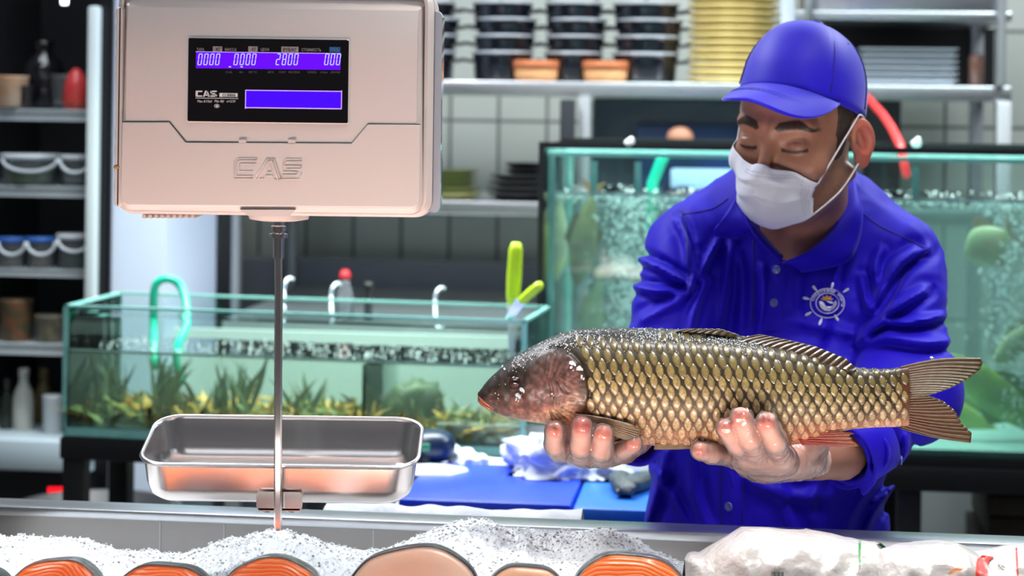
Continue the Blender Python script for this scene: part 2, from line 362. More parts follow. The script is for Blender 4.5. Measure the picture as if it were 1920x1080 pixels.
# steel trays at right
TRM = mat('steel_tray', (0.50, 0.55, 0.60), 0.30, 0.3)
obj('dark_gap_sheet', MB().box(xpx(1500, RK+.44), xpx(1862, RK+.44), RK+.435, RK+.445, zt+.002, z3, ROOM), BLACKP, rack, smooth=False)  # black sheet put in to darken the gap behind the trays
for k in range(6):
    x0 = 1612; x1 = 1798
    zb_ = zt + 0.003 + k*0.0135
    a = xpx(x0, RK+.05, 100); b = xpx(x1, RK+.05, 100)
    A = []
    for (ins, zz) in ((0.0, 0.010), (0.006, 0.010), (0.016, 0.0), (0.12, 0.0)):
        xs0, xs1, ys0, ys1 = a+ins, b-ins, RK+.05+ins, RK+.33-ins
        A.append([ROOM.w((xx, yy, zb_+zz)) for xx, yy in ((xs0, ys0), (xs1, ys0), (xs1, ys1), (xs0, ys1))])
    mb = MB().grid(np.array(A), closev=True)
    o = obj('steel_tray', mb, TRM, smooth=False); md = o.modifiers.new('s', 'SOLIDIFY'); md.thickness = 0.002
    tag(o, 'flat steel tray, %s in the stack of steel trays right of the cap' % ['lowest', 'second from below', 'third from below', 'fourth from below', 'fifth from below', 'uppermost'][k], 'tray', 'steel trays on the right shelf')
# jar right of trays
c = ROOM.w((xpx(1830, RK+.08, 150), RK+.08, zt))
tag(obj('jar', MB().lathe([(0, 0), (0.016, 0), (0.017, 0.06), (0.012, 0.07), (0.0, 0.07)], c, 24, cap=False), mat('brown_jar', (0.16, 0.08, 0.06), 0.3)), 'small brown jar right of the steel trays', 'jar')
# plates on the lower shelf
def plate(mb, c, r, h, n=36):
    return mb.lathe([(0, 0.001), (r*0.6, 0), (r*0.95, h*0.8), (r, h), (r*0.93, h), (r*0.6, h*0.3), (0, h*0.3)], c, n, cap=False)
GP = mat('olive_plate', (0.20, 0.24, 0.06), 0.35); YP = mat('pale_yellow_plate', (0.62, 0.58, 0.22), 0.35); BP = mat('black_plate', (0.012, 0.011, 0.016), 0.3)
zz0 = z2t
for k in range(5):
    c = ROOM.w((xpx(845, RP, 370), RK+.13, zz0 + k*0.0125))
    tag(obj('plate', plate(MB(), c, 0.062+(k < 2)*0.012, 0.012), YP if k == 0 else GP), '%s plate, %s in the stack on the lower shelf left of the black plates' % ('pale yellow' if k == 0 else 'olive green', ['bottom', 'second', 'third', 'fourth', 'top'][k]), 'plate', 'green plates on the lower shelf')
for k in range(6):
    r = [0.078, 0.080, 0.076, 0.072, 0.05, 0.05][k]
    c = ROOM.w((xpx(975 if k < 4 else 985, RP, 370), RK+.13, zz0 + k*0.0135))
    tag(obj('plate', plate(MB(), c, r, 0.013), BP), 'black plate, %s in the stack of black plates on the lower shelf' % ['bottom', 'second from below', 'third from below', 'fourth from below', 'smaller fifth', 'small top'][k], 'plate', 'black plates on the lower shelf')

# ---- display fridge at the left
FR = 3.9
fx0 = xpx(-120, FR); fx1 = xpx(209, FR)
fridge = thing('display_fridge', ROOM.w(((fx0+fx1)/2, FR, 0)), 'open glass-door drinks fridge with wire shelves at the left edge', 'fridge')
DARKI = mat('fridge_interior', (0.085, 0.095, 0.105), 0.45)
WM = mat('fridge_white_frame', (0.60, 0.68, 0.70), 0.35); BK = mat('fridge_black_frame', (0.004, 0.004, 0.006), 0.35)
FD = 0.6
mb = MB().box(fx0, fx1, FR+FD, FR+FD+0.03, 0, 2.2, ROOM).box(fx0-0.03, fx0, FR, FR+FD+.03, 0, 2.2, ROOM).box(fx0, fx1, FR, FR+FD, 2.0, 2.2, ROOM)
obj('cabinet_body', mb, DARKI, fridge, smooth=False)
xb = xpx(184, FR)
obj('side_panel', MB().box(xb, fx1, FR, FR+FD, 0, 2.2, ROOM), BK, fridge, smooth=False)
obj('door_frame', MB().box(xpx(163, FR-.02), xpx(183.5, FR-.02), FR-0.03, FR-0.001, zpx(862, FR, 170), zpx(12, FR, 170), ROOM, 0.006), WM, fridge, auto=40)
SHW = mat('wire_shelf', (0.55, 0.62, 0.66), 0.35)
sh_y = [(205, 225), (350, 369), (507, 520), (648, 668)]
szs = []
for (ya, yb) in sh_y:
    za = zpx(ya, FR, 80); zb_ = zpx(yb, FR, 80); szs.append(za)
    mb = MB()
    mb.box(fx0, xb, FR+0.03, FR+0.036, za-0.004, za+0.0, ROOM); mb.box(fx0, xb, FR+0.03, FR+0.036, zb_-0.002, zb_+0.003, ROOM)
    for i in range(60):
        x = fx0 + (xb-fx0)*(i+0.5)/60
        mb.box(x-0.0012, x+0.0012, FR+0.031, FR+0.034, zb_, za, ROOM)
        mb.box(x-0.0012, x+0.0012, FR+0.034, FR+FD-0.02, za-0.004, za-0.001, ROOM)
    obj('wire_shelf', mb, SHW, fridge, smooth=False)
obj('base_deck', MB().box(fx0, xb, FR-0.03, FR+FD, zpx(860, FR, 80)-.02, zpx(822, FR, 80), ROOM, .003), mat('deck', (0.42, 0.5, 0.56), 0.4), fridge, auto=40)
obj('base_cabinet', MB().box(fx0, fx1-0.002, FR+0.0, FR+FD, 0.03, zpx(862, FR, 80)-.02, ROOM, .003), BK, fridge, auto=40)
obj('interior_lamp', MB().tube([ROOM.w(ROOM.px(121, 8, FR+.2)), ROOM.w(ROOM.px(121, -60, FR+.2))], 0.007), mat('lampw', (1, 1, 1), 0.5, emit=(0.9, 0.97, 1), es=6), fridge)
LEDM = mat('red_led', (0.3, 0.0, 0.0), 0.5, emit=(1, 0.01, 0.02), es=2.2)
mb = MB()
for i in range(3):
    x = 90+i*10
    for (a, b, c_, d) in ((0, 0, 7, 1.8), (0, 6, 7, 7.6), (0, 12, 7, 13.6), (0, 0, 1.8, 13), (5.4, 0, 7, 13)):
        rbox(mb, x+a, 914+b, x+c_, 914+d, FR-0.004, 0.003)
obj('temperature_display', mb, LEDM, fridge, smooth=False)
# things in the fridge
def fobj(name, x0, y0, x1, y1, m, label, cat, prof=None, dy=0.12, par=None, gp=None, sq=1.0):
    """a lathe-turned container standing at the pixel box"""
    c = ROOM.px((x0+x1)/2, y1, FR+dy); r = abs(xpx(x1, FR+dy)-xpx(x0, FR+dy))/2; h = zpx(y0, FR+dy, (x0+x1)/2)-c[2]
    prof = prof or [(0, 0), (.86, 0), (.9, .04), (1.0, .9), (1.03, .96), (1.0, 1.0), (0, 1.0)]
    mb = MB(); A = []
    for (rr, z_) in prof:
        A.append([(c[0]+np.sign(math.cos(t))*abs(math.cos(t))**sq*r*rr, c[1]+np.sign(math.sin(t))*abs(math.sin(t))**sq*r*rr, c[2]+z_*h) for t in np.linspace(0, 2*math.pi, 32, endpoint=False)])
    A = ROOM.w(np.array(A)); mb.grid(A, closev=True)
    if par is not None: return obj(name, mb, m, par)
    o = obj(name, mb, m)
    if label: tag(o, label, cat, gp)
    return o
BOT = [(0, 0), (.9, 0), (1, .05), (1, .55), (.85, .68), (.45, .80), (.4, .88), (.5, .89), (.5, 1), (0, 1)]
GREEN = mat('herbs', (0.09, 0.20, 0.07), 0.6, nz=(60, 0.8, (0.25, 0.4, 0.15)))
fobj('bottle', 44, 76, 118, 198, mat('dark_bottle', (0.008, 0.008, 0.01), 0.12), 'big black bottle on the top fridge shelf', 'bottle', BOT)
fobj('tub', -8, 142, 52, 200, mat('orange_tub', (0.55, 0.30, 0.16), 0.4, nz=(20, .6, (0.7, 0.6, 0.5))), 'tub with orange food at left end of the top fridge shelf', 'tub', dy=0.05)
fobj('tub', 96, 140, 150, 200, CLEARP, 'clear plastic tub right of the black bottle on the top fridge shelf', 'tub', dy=0.1)
fobj('bag', 118, 128, 166, 206, mat('red_bag', (0.55, 0.03, 0.04), 0.3, nz=(15, .7, (0.7, 0.12, 0.08))), 'red plastic packet at the right end of the top fridge shelf', 'bag', [(0, 0), (.8, 0), (1, .2), (.9, .6), (.6, .85), (.2, 1), (0, 1)], dy=0.06)
fobj('jar', 38, 160, 60, 198, mat('dark_jar', (0.03, 0.03, 0.03), 0.2), 'short dark jar in front of the black bottle, top fridge shelf', 'jar', dy=0.04)
for (x0, x1, y0, y1, m, lid, wh) in ((4, 108, 290, 346, GREEN, WHITEP, 'second fridge shelf, left'), (112, 170, 292, 346, mat('greytub', (0.25, 0.3, 0.28), 0.3), WHITEP, 'second fridge shelf, right'),
        (-4, 48, 446, 504, mat('seafood_l', (0.22, 0.2, 0.15), 0.4), None, 'third fridge shelf, left end'), (50, 104, 446, 504, mat('seafood_m', (0.25, 0.24, 0.2), 0.4, nz=(50, .7, (.5, .2, .1))), None, 'third fridge shelf, middle'), (108, 170, 440, 504, mat('seafood_r', (0.05, 0.12, 0.08), 0.4), WHITEP, 'third fridge shelf, right end')):
    dy = 0.08; c = ROOM.w(ROOM.px((x0+x1)/2, y1, FR+dy))
    t = thing('food_bucket', c, 'clear plastic food bucket with swing handle on the %s' % wh, 'bucket', 'food buckets in the fridge')
    fobj('bucket', x0, y0, x1, y1, CLEARP, None, None, dy=dy, par=t)
    fobj('contents', x0+6, y0+22, x1-6, y1-3, m, None, None, [(0, 0), (.9, 0), (.95, .9), (0, 1)], dy=dy, par=t)
    BL = mat('blue_lid', (0.05, 0.16, 0.55), 0.4) if lid is None else lid
    fobj('lid', x0-1, y0-2, x1+1, y0+8, BL, None, None, [(0, 0), (1, 0), (1.02, .8), (.96, 1), (0, 1)], dy=dy, par=t)
    hp = [ROOM.w(ROOM.px((x0+x1)/2+(x1-x0)/2*math.cos(a), y0+8+24*math.sin(a), FR+0.02)) for a in np.linspace(0, math.pi, 14)]
    obj('handle', MB().tube(hp, 0.0035, 8), WHITEP, t)
for (x0, x1, y0, y1, m, l) in ((0, 60, 560, 645, mat('veg1', (0.05, 0.07, 0.035), 0.5, nz=(40, .7, (.25, .08, .04))), 'dark tub with green and red vegetables on the fourth fridge shelf, left'), (66, 125, 590, 646, mat('veg2', (0.08, 0.08, 0.07), 0.5, nz=(50, .6, (.3, .25, .15))), 'dark glass tub on the fourth fridge shelf, right')):
    fobj('tub', x0, y0, x1, y1, m, l, 'tub', dy=0.08)
fobj('bottle', 24, 690, 62, 826, mat('white_bottle', (0.55, 0.56, 0.52), 0.4, nz=(12, .4, (.3, .3, .25))), 'tall off-white bottle on the fridge deck', 'bottle', BOT, dy=0.1)
fobj('bottle', 62, 690, 100, 824, mat('amber_bottle', (0.22, 0.16, 0.06), 0.2), 'amber bottle right of the tall white bottle on the fridge deck', 'bottle', BOT, dy=0.2)
fobj('canister', 80, 740, 116, 828, mat('white_can', (0.5, 0.55, 0.58), 0.35), 'short pale canister on the fridge deck beside the tank', 'canister', dy=0.07)
fobj('bottle', 0, 710, 24, 824, mat('dkbot2', (0.03, 0.04, 0.03), 0.2), 'dark bottle at the left end of the fridge deck', 'bottle', BOT, dy=0.1)

# ---- left fish tank on its black stand
LT = Frame(P(117, 811, 3.5), -0.19)
LW = 0.826; LD = 0.25; LH = 0.220
tank = thing('fish_tank', LT.w((LW/2, LD/2, 0)), 'low wide open-top glass tank of seaweed on the left, behind the weighing pan', 'tank')
T = 0.008
def slab(mb, fr, *a): return mb.box(*a, fr)
obj('front_pane', slab(MB(), LT, 0, LW, 0, T, 0, LH), GLASS, tank, smooth=False)
obj('back_pane', slab(MB(), LT, 0, LW, LD-T, LD, 0, LH), GLASS, tank, smooth=False)
obj('side_pane', slab(MB(), LT, 0, T, T, LD-T, 0, LH), GLASS, tank, smooth=False)
obj('side_pane', slab(MB(), LT, LW-T, LW, T, LD-T, 0, LH), GLASS, tank, smooth=False)
obj('divider_pane', slab(MB(), LT, LW*0.655, LW*0.655+.006, T, LD-T, 0.012, LH*0.63), GLASS, tank, smooth=False)
mb = MB()
e = 0.0045
for (x0, x1, y0, y1) in ((0, LW, 0, T), (0, LW, LD-T, LD), (0, T, 0, LD), (LW-T, LW, 0, LD)):
    mb.box(x0, x1, y0, y1, LH, LH+e, LT)
mb.box(0, LW, -0.001, T, -0.004, 0.010, LT)
for (x, y) in ((-.001, -.001), (LW-T+.001, -.001), (-.001, LD-T+.001), (LW-T+.001, LD-T+.001)):
    mb.box(x, x+T, y, y+T, 0, LH, LT)
obj('polished_edges', mb, GLEDGE, tank, smooth=False)
obj('brace', slab(MB(), LT, T, LW-T, T, 0.045, LH-0.014, LH-0.008), GLASS, tank, smooth=False)
obj('bottom_pane', slab(MB(), LT, 0, LW, 0, LD, -0.006, 0.0), GLEDGE, tank, smooth=False)
WATER = glassmat('water', (0.88, 0.95, 0.90), 1.2, 0.03, 0.17, (0.66, 0.82, 0.72))
WL = 0.143
A = np.zeros((60, 24, 3))
for i, x in enumerate(np.linspace(T+.001, LW-T-.001, 60)):
    for j, y in enumerate(np.linspace(T+.001, LD-T-.001, 24)):
        A[i, j] = (x, y, WL + 0.002*mnoise.noise(Vector((x*40, y*40, 0))))
mb = MB().grid(LT.w(A))
mb.box(T+.001, LW-T-.001, T+.001, LD-T-.001, 0.011, 0.012, LT)
q = LT.w(np.array([[(x, T+.001, z) for x in (T, LW-T)] for z in (0.012, WL)])); mb.grid(q)
obj('tank_water', mb, WATER, tank)
mb = MB().box(T, LW-T, T+.0005, T+.002, WL-0.001, WL+0.0035, LT)
obj('waterline', mb, mat('waterline_m', (0.55, 0.68, 0.62), 0.2), tank, smooth=False)
# seaweed: blades and tufts (stuff)
mb = MB(); mb2 = MB(); mb3 = MB()
def blade(mb, x, y, h, lean, wd, tw):
    n = 6; A = []
    for i in range(n+1):
        t = i/n; cx = x+lean[0]*t*t*h+0.006*math.sin(5*t+tw); cy = y+lean[1]*t*t*h; z = 0.012+h*t*(1-0.25*t*abs(lean[0]))
        w_ = wd*(math.sin(math.pi*min(t*0.9+0.12, 1)))
        A.append([(cx-w_*math.cos(tw+t), cy-w_*math.sin(tw+t), z), (cx+w_*math.cos(tw+t), cy+w_*math.sin(tw+t), z)])
    mb.grid(LT.w(np.array(A)))
for i in range(950):
    x = random.uniform(0.02, LW-0.03); y = random.uniform(0.015, LD-0.03)
    blade((mb, mb2)[random.random() < 0.45], x, y, random.uniform(0.02, 0.062), (random.uniform(-2, 2), random.uniform(-1.2, .8)), random.uniform(.004, .010), random.uniform(0, 6))
for (cx, hh) in ((0.05, .13), (0.145, .135), (0.17, 0.12), (0.26, 0.115), (0.30, .14), (0.41, .10), (0.61, .10), (.63, .08)):
    for i in range(16):
        blade(mb3, cx+random.uniform(-.02, .02), random.uniform(0.05, 0.16), hh*random.uniform(.6, 1.05), (random.uniform(-.5, .5), random.uniform(-.3, .3)), random.uniform(.003, .008), random.uniform(0, 6))
sw1 = mat('brown_seaweed', (0.75, 0.40, 0.03), 0.5, nz=(30, .8, (0.09, .08, .015))); sw2 = mat('olive_seaweed', (0.17, 0.20, 0.03), 0.5, nz=(30, .8, (0.03, .05, .01))); sw3 = mat('dark_seaweed', (0.035, 0.06, 0.03), 0.5, nz=(40, .6, (0.10, .12, .03)))
tag(obj('brown_seaweed', mb, sw1), 'orange-brown seaweed covering the floor of the left tank', 'seaweed', kind='stuff')
tag(obj('olive_seaweed', mb2, sw2), 'olive green seaweed mixed in on the floor of the left tank', 'seaweed', kind='stuff')
tag(obj('upright_seaweed', mb3, sw3), 'dark upright seaweed tufts standing in the left tank', 'seaweed', kind='stuff')
# crab/rock-like leaning slab at the divider
c = LT.w((0.60, 0.12, 0.012))
mb = MB().ico((0, 0, 0), 1, 3); v = mb.verts(); nn = np.array([1+0.3*mnoise.noise(Vector(q)*2.3) for q in v]); v = v*nn[:, None]*np.array([0.055, 0.03, 0.038]); a_ = 0.5
v = np.stack([v[:, 0]*math.cos(a_)-v[:, 2]*math.sin(a_), v[:, 1], v[:, 0]*math.sin(a_)+v[:, 2]*math.cos(a_)], -1)+c+np.array([0, 0, .045])
tag(obj('rock', MB().add(v, mb.f), sw3), 'dark rough rock leaning in the left tank beside the divider', 'rock')
# white foam behind the tank water line: air bubbles
def bubbles(name, fr, pts, rr, m, label):
    mb = MB(); bm = bmesh.new(); bmesh.ops.create_icosphere(bm, subdivisions=1, radius=1)
    bv = np.array([q.co[:] for q in bm.verts]); bf = [[q.index for q in ff.verts] for ff in bm.faces]; bm.free()
    for p in pts: mb.add(fr.w(bv*random.uniform(*rr)+np.array(p)), bf)
    return tag(obj(name, mb, m), label, 'bubbles', kind='stuff')
BUB = mat('bubble', (0.75, 0.85, 0.83), 0.1, alpha=0.55)
bubbles('air_bubbles', LT, [(random.uniform(.02, LW-.02), random.uniform(.05, LD-.03), WL+random.uniform(-.002, .004)) for _ in range(500)], (.0008, .0020), BUB, 'white foam bubbles floating on the left tank water')
# stand
st = thing('tank_stand', LT.w((LW/2, LD/2, 0)) * np.array([1, 1, 0]), 'black steel stand under the low seaweed tank', 'stand')
zl = float(LT.o[2])
obj('top_frame', MB().box(-0.004, LW+.004, -0.004, LD, -0.046, -0.008, LT, .003), BLACKP, st, auto=40)
for x in (0.0, LW-.04):
    for y in (0.0, LD-.04): obj('leg', MB().box(x, x+0.038, y, y+0.038, -zl, -0.046, LT, .003), BLACKP, st, auto=40)
obj('lower_rail', MB().box(0, LW, 0.0, .03, -zl+.2, -zl+.23, LT, .003), BLACKP, st, auto=40)
# bundles below the stand
for (x, y, m, l) in ((178, 905, mat('dk_bin', (0.03, 0.03, 0.035), 0.5), 'dark bin under the seaweed tank stand'), ):
    c = P(x, 1000, 3.75); c.z = 0
    tag(obj('bin', MB().lathe([(0, 0), (.11, 0), (.15, .8), (.155, .82), (.14, .82), (.11, .02), (0, .02)], c, 32, cap=False), m), l, 'bin')

# green hose in the left tank, air tubes, bottle
GH = mat('green_hose', (0.0, 0.42, 0.26), 0.35)
Yb = 3.68
hp = [P(290, 690, Yb-.06), P(288, 600, Yb), P(288, 560, Yb), P(292, 534, Yb), P(305, 524, Yb), P(322, 524, Yb), P(338, 536, Yb), P(348, 565, Yb-.02), P(350, 610, Yb-.06), P(330, 660, Yb-.1), P(340, 722, Yb-.1)]
def smoothpts(p, k=4):
    p = [Vector(q) for q in p]; out = []
    for i in range(len(p)-1):
        a = p[max(i-1, 0)]; b = p[i]; c = p[i+1]; d = p[min(i+2, len(p)-1)]
        for j in range(k):
            t = j/k; out.append(0.5*((2*b)+(c-a)*t+(2*a-5*b+4*c-d)*t*t+(-a+3*b-3*c+d)*t**3))
    return out+[p[-1]]
tag(obj('water_hose', MB().tube(smoothpts(hp), 0.0075, 14), GH), 'green hose hooked over the back of the seaweed tank', 'hose')
TUBM = mat('air_tube', (0.62, 0.72, 0.78), 0.25)
for (x, y, l) in ((622, 532, 'white curved air tube left of the red-capped bottle'), (817, 540, 'white curved air tube over the tank, right of the bottle'), (533, 522, 'thin pale air tube just right of the scale rod')):
    Yt = 3.70
    p_ = [P(x, y+60, Yt-.03), P(x-1, y+25, Yt), P(x+2, y+8, Yt), P(x+9, y, Yt+.01), P(x+16, y+2, Yt+.02)]
    tag(obj('air_tube', MB().tube(smoothpts(p_), 0.0035, 8), TUBM), l, 'tube', 'air tubes of the seaweed tank')
c = P(646, 600, 4.1)
bt = thing('bottle', c, 'clear bottle with a red cap behind the seaweed tank', 'bottle')
obj('bottle_body', MB().lathe([(0, 0), (.018, 0), (.019, .05), (.010, .075), (.010, .085), (0, .085)], c, 24, cap=False), CLEARP, bt)
obj('cap', MB().lathe([(0, .085), (.012, .085), (.012, .093), (.007, .103), (0, .104)], c, 24, cap=False), mat('red_cap', (0.6, 0.02, 0.03), 0.4), bt)
c = P(690, 600, 4.1)
tag(obj('pump_knob', MB().lathe([(0, 0), (.008, 0), (.008, .06), (.012, .065), (.012, .078), (0, .08)], c, 20, cap=False), BLACKP), 'small black knob on a stem right of the red-capped bottle', 'knob')
c = ROOM.w(ROOM.px(660, 760, 4.3))
# rear service table under bottle
RT = thing('rear_table', ROOM.w((xpx(700, 4.3), 4.3, 0)), 'grey rear worktable behind the seaweed tank', 'table')
zt2 = float(P(646, 600, 4.1).z)
obj('tabletop', MB().box(xpx(420, 4.0), xpx(1015, 4.0), 4.0, 4.7, zt2-.03, zt2, ROOM, .003), STEELD, RT, auto=40)
obj('apron', rbox(MB(), 205, 622, 962, 800, 3.98, .015), mat('pale_apron', (.62, .68, .64), .5), RT, smooth=False)
for x in (425, 975):
    for y in (4.02, 4.64): obj('leg', MB().box(xpx(x, 4.0), xpx(x, 4.0)+.03, y, y+.03, 0, zt2-.03, ROOM), STEELD, RT, smooth=False)

# ---- yellow-green handled knives
LIME = mat('lime_plastic', (0.55, 0.80, 0.02), 0.35)
def knife(p0, p1, p2, label, rad=0.0125):
    k = thing('knife', (p1+p2)/2, label, 'knife', 'lime green handled knives')
    d = (p2-p1)
    pts = [p1+d*t for t in np.linspace(0, 1, 9)]
    obj('handle', MB().tube(pts, [rad*q for q in (.75, .9, .95, 1.0, 1.0, .98, .95, .95, .6)], 16, flat=.75), LIME, k)
    e = p0-p1; s = e.cross(Vector((0, 1, 0))).normalized()
    w_ = 0.009
    A = np.array([[(p1+e*t+s*w_*(1-0.3*t)+Vector((0, .0006, 0)))[:], (p1+e*t-s*w_*(1-.6*t))[:]] for t in (0, .5, 1)])
    o = obj('blade', MB().grid(A), mat('blade', (0.75, 0.80, 0.82), 0.25, 0.7), k, smooth=False); md = o.modifiers.new('s', 'SOLIDIFY'); md.thickness = .002
    return k
knife(P(958, 668, 3.385), P(961, 570, 3.385), P(968, 455, 3.38), 'lime green handled knife standing upright at the tank corner, blade down')
knife(P(950, 600, 3.36), P(976, 566, 3.345), P(1015, 532, 3.33), 'lime green handled knife leaning sideways beside the big tank', 0.011)

# ---- big fish tank on the right
BF = 3.6
bx0 = xpx(1019, BF); bx1 = xpx(2030, BF)
bz0 = zpx(851, BF, 1019); bz1 = zpx(274, BF, 1019)
bz1 = zpx(276, BF, 1400); bz0 = zpx(846, BF, 1400)
BD = 0.42
BT = Frame(ROOM.w((bx0, BF, bz0)), -TH); BW = bx1-bx0; BH = bz1-bz0
tank2 = thing('aquarium', BT.w((BW/2, BD/2, 0)), 'tall bubbling glass aquarium of live fish behind the seller', 'aquarium')
GLASS2 = glassmat('aquarium_glass', (0.92, 0.98, 0.97), 1.35, 0.03)
obj('front_pane', slab(MB(), BT, 0, BW, 0, .01, 0, BH), GLASS2, tank2, smooth=False)
obj('back_pane', slab(MB(), BT, 0, BW, BD-.01, BD, 0, BH), GLASS2, tank2, smooth=False)
obj('side_pane', slab(MB(), BT, 0, .01, .01, BD-.01, 0, BH), GLASS2, tank2, smooth=False)
obj('side_pane', slab(MB(), BT, BW-.01, BW, .01, BD-.01, 0, BH), GLASS2, tank2, smooth=False)
obj('bottom_pane', slab(MB(), BT, 0, BW, 0, BD, -0.008, 0.0), GLEDGE, tank2, smooth=False)
AQE = mat('aqua_edge', (0.25, 0.62, 0.55), 0.2, nz=(20, .5, (.5, .8, .75)))
mb = MB().box(.006, BW-.006, .012, .05, BH-.022, BH-.014, BT).box(.006, BW-.006, BD-.05, BD-.012, BH-.022, BH-.014, BT)
obj('top_brace', mb, AQE, tank2, smooth=False)
mb = MB()
for xx in (.085, .165, .66):
    mb.box(xx, xx+.012, .012, .016, BH*.83, BH-.03, BT)
for (x, y) in ((0.008, .011), (BW-.02, .011), (.008, BD-.02)): mb.box(x, x+.012, y, y+.008, 0, BH-.02, BT)
obj('silicone_edge', mb, AQE, tank2, smooth=False)
mb = MB()
mb.box(-.005, BW+.005, -.005, .004, BH-.007, BH+.004, BT).box(-.008, .0015, -.008, .006, 0, BH+.004, BT).box(-.005, BW+.005, -.006, .012, -.014, .0, BT)
mb.box(-.005, BW+.005, BD-.01, BD+.005, BH-.007, BH+.004, BT)
obj('black_trim', mb, BLACKP, tank2, smooth=False)
WATER2 = glassmat('aquarium_water', (0.84, 0.95, 0.93), 1.15, 0.05, 0.30, (0.55, 0.68, 0.65))
WL2 = BH*0.835
A = np.zeros((60, 20, 3))
for i, x in enumerate(np.linspace(.012, BW-.012, 60)):
    for j, y in enumerate(np.linspace(.012, BD-.012, 20)): A[i, j] = (x, y, WL2+0.006*mnoise.noise(Vector((x*14, y*14, 3))))
mb = MB().grid(BT.w(A)); mb.grid(BT.w(np.array([[(x, .012, z) for x in (.012, BW-.012)] for z in (0.001, WL2)])))
mb.grid(BT.w(np.array([[(x, BD-.012, z) for x in (.012, BW-.012)] for z in (0.001, WL2)])))
obj('aquarium_water', mb, WATER2, tank2)
A = []
for x in np.linspace(.012, BW-.012, 160):
    hgt = 0.004+0.006*abs(mnoise.noise(Vector((x*25, 1, 1)))); A.append([(x, .0115, WL2-hgt*.6), (x, .0115, WL2+hgt)])
obj('waterline', MB().grid(BT.w(np.array(A))), mat('foamline', (0.72, 0.9, 0.86), 0.3, alpha=.75), tank2)
GRV = mat('tank_floor', (0.45, 0.68, 0.60), 0.6, nz=(15, .5, (.25, .5, .42)))
obj('floor_sheet', slab(MB(), BT, .012, BW-.012, .012, BD-.012, 0.001, 0.012), GRV, tank2, smooth=False)
# things behind the aquarium, seen through it
tag(obj('storage_box', rbox(MB(), 1256, 318, 1380, 377, 4.31, .08, .006), mat('pale_blue_box', (0.45, 0.62, 0.85), 0.4), auto=40), 'pale blue box behind the aquarium, left of the face mask', 'box')
tag(obj('filter_pipe', MB().tube([BT.w((.21, BD*.7, BH-.02)), BT.w((.2, BD*.7, BH-.04)), BT.w((.185, BD*.7, BH-.08)), BT.w((.18, BD*.7, .1))], .011, 12), GH), 'green filter pipe inside the aquarium, upper left', 'pipe')
# blurred person reflection-like clothing is left out; live fish:
def livefish(x, y, L, H, ang, d, c1, c2, label, fz=1.0):
    """a small fish body with fins as parts"""
    root = P(x, y, d); r = thing('live_fish', root, label, 'fish', 'live fish in the aquarium')
    n = 26; m = 20; A = np.zeros((n, m, 3))
    for i in range(n):
        t = i/(n-1); hh = H/2*(math.sin(math.pi*min(1, t*.93+.035))**.75)*(1-.35*t); ww = hh*.42
        if t > .82: hh = max(hh, H*.09)
        for j in range(m):
            a = 2*math.pi*j/m; A[i, j] = (-L/2+L*t, ww*math.cos(a), hh*math.sin(a)*fz)
    def rot(V):
        V = np.asarray(V, float); ca, sa = math.cos(ang), math.sin(ang)
        return np.stack([V[..., 0]*ca-V[..., 2]*sa, V[..., 1], V[..., 0]*sa+V[..., 2]*ca], -1)+np.array(root)
    fm = mat('fish_skin', c1, 0.35, nz=(18, .8, c2)); fn = mat('fish_fin', c2, 0.5)
    obj('fish_body', MB().grid(rot(A), closev=True), fm, r)
    def fin(poly, nm):
        nP = len(poly); a = np.array([(p, -.0015, q) for p, q in poly]); b = a+np.array([0, .003, 0])
        f = [tuple(range(nP)), tuple(range(nP, 2*nP))[::-1]]+[(i, i+nP, (i+1) % nP+nP, (i+1) % nP) for i in range(nP)]
        obj(nm, MB().add(rot(np.concatenate([a, b])), f), fn, r, smooth=False)
    fin([(L*.45, H*.05), (L*.68, H*.4), (L*.60, 0), (L*.68, -H*.4), (L*.45, -H*.05)], 'tail_fin')
    fin([(-L*.15, H*.38), (0, H*.62), (L*.25, H*.5), (L*.3, H*.2)], 'dorsal_fin')
    fin([(-L*.1, -H*.38), (L*.08, -H*.6), (L*.2, -H*.3)], 'belly_fin')
    return r
OL = (0.42, 0.46, 0.16); OD = (0.16, 0.15, 0.05); PL = (0.55, 0.68, 0.42)
livefish(1095, 450, .17, .06, 1.42, 3.75, (.34, .33, .13), (.16, .11, .04), 'brownish live fish hanging vertically at the left of the aquarium')
livefish(1045, 455, .15, .05, 1.5, 3.8, (.62, .60, .36), (.5, .58, .4), 'pale live fish at the left pane of the aquarium')
livefish(1110, 600, .16, .05, 1.4, 3.85, (.30, .36, .2), (.2, .25, .12), 'greenish live fish low at the left of the aquarium')
livefish(1852, 458, .085, .09, .5, 3.65, (.42, .58, .28), (.5, .35, .22), 'round green live fish upper right in the aquarium')
livefish(1868, 742, .24, .085, -0.62, 3.65, (.32, .52, .05), (.12, .22, .03), 'large yellow-green live fish behind the carp tail')
livefish(1800, 778, .18, .06, -0.45, 3.78, (.42, .58, .10), (.22, .32, .05), 'smaller yellow-green live fish under the carp tail')
livefish(1912, 640, .12, .06, .7, 3.7, (.5, .58, .35), (.4, .4, .2), 'pale live fish at the right frame edge in the aquarium')
pts = []
for _ in range(2200):
    z = random.uniform(.04, WL2); sp = .035+.03*(z/WL2)
    cx = random.choice(((xpx(1190, BF+.15)-bx0), (xpx(1905, BF+.15)-bx0), (xpx(1190, BF+.15)-bx0)))
    pts.append((cx+random.gauss(0, sp*.55), random.uniform(.06, .3), z))
for _ in range(900): pts.append((random.uniform(.02, BW-.03), random.uniform(.02, BD-.05), WL2+random.uniform(-.02, .002)))
bubbles('air_bubbles', BT, pts, (.0012, .0042), BUB, 'streams of white air bubbles rising in the aquarium')
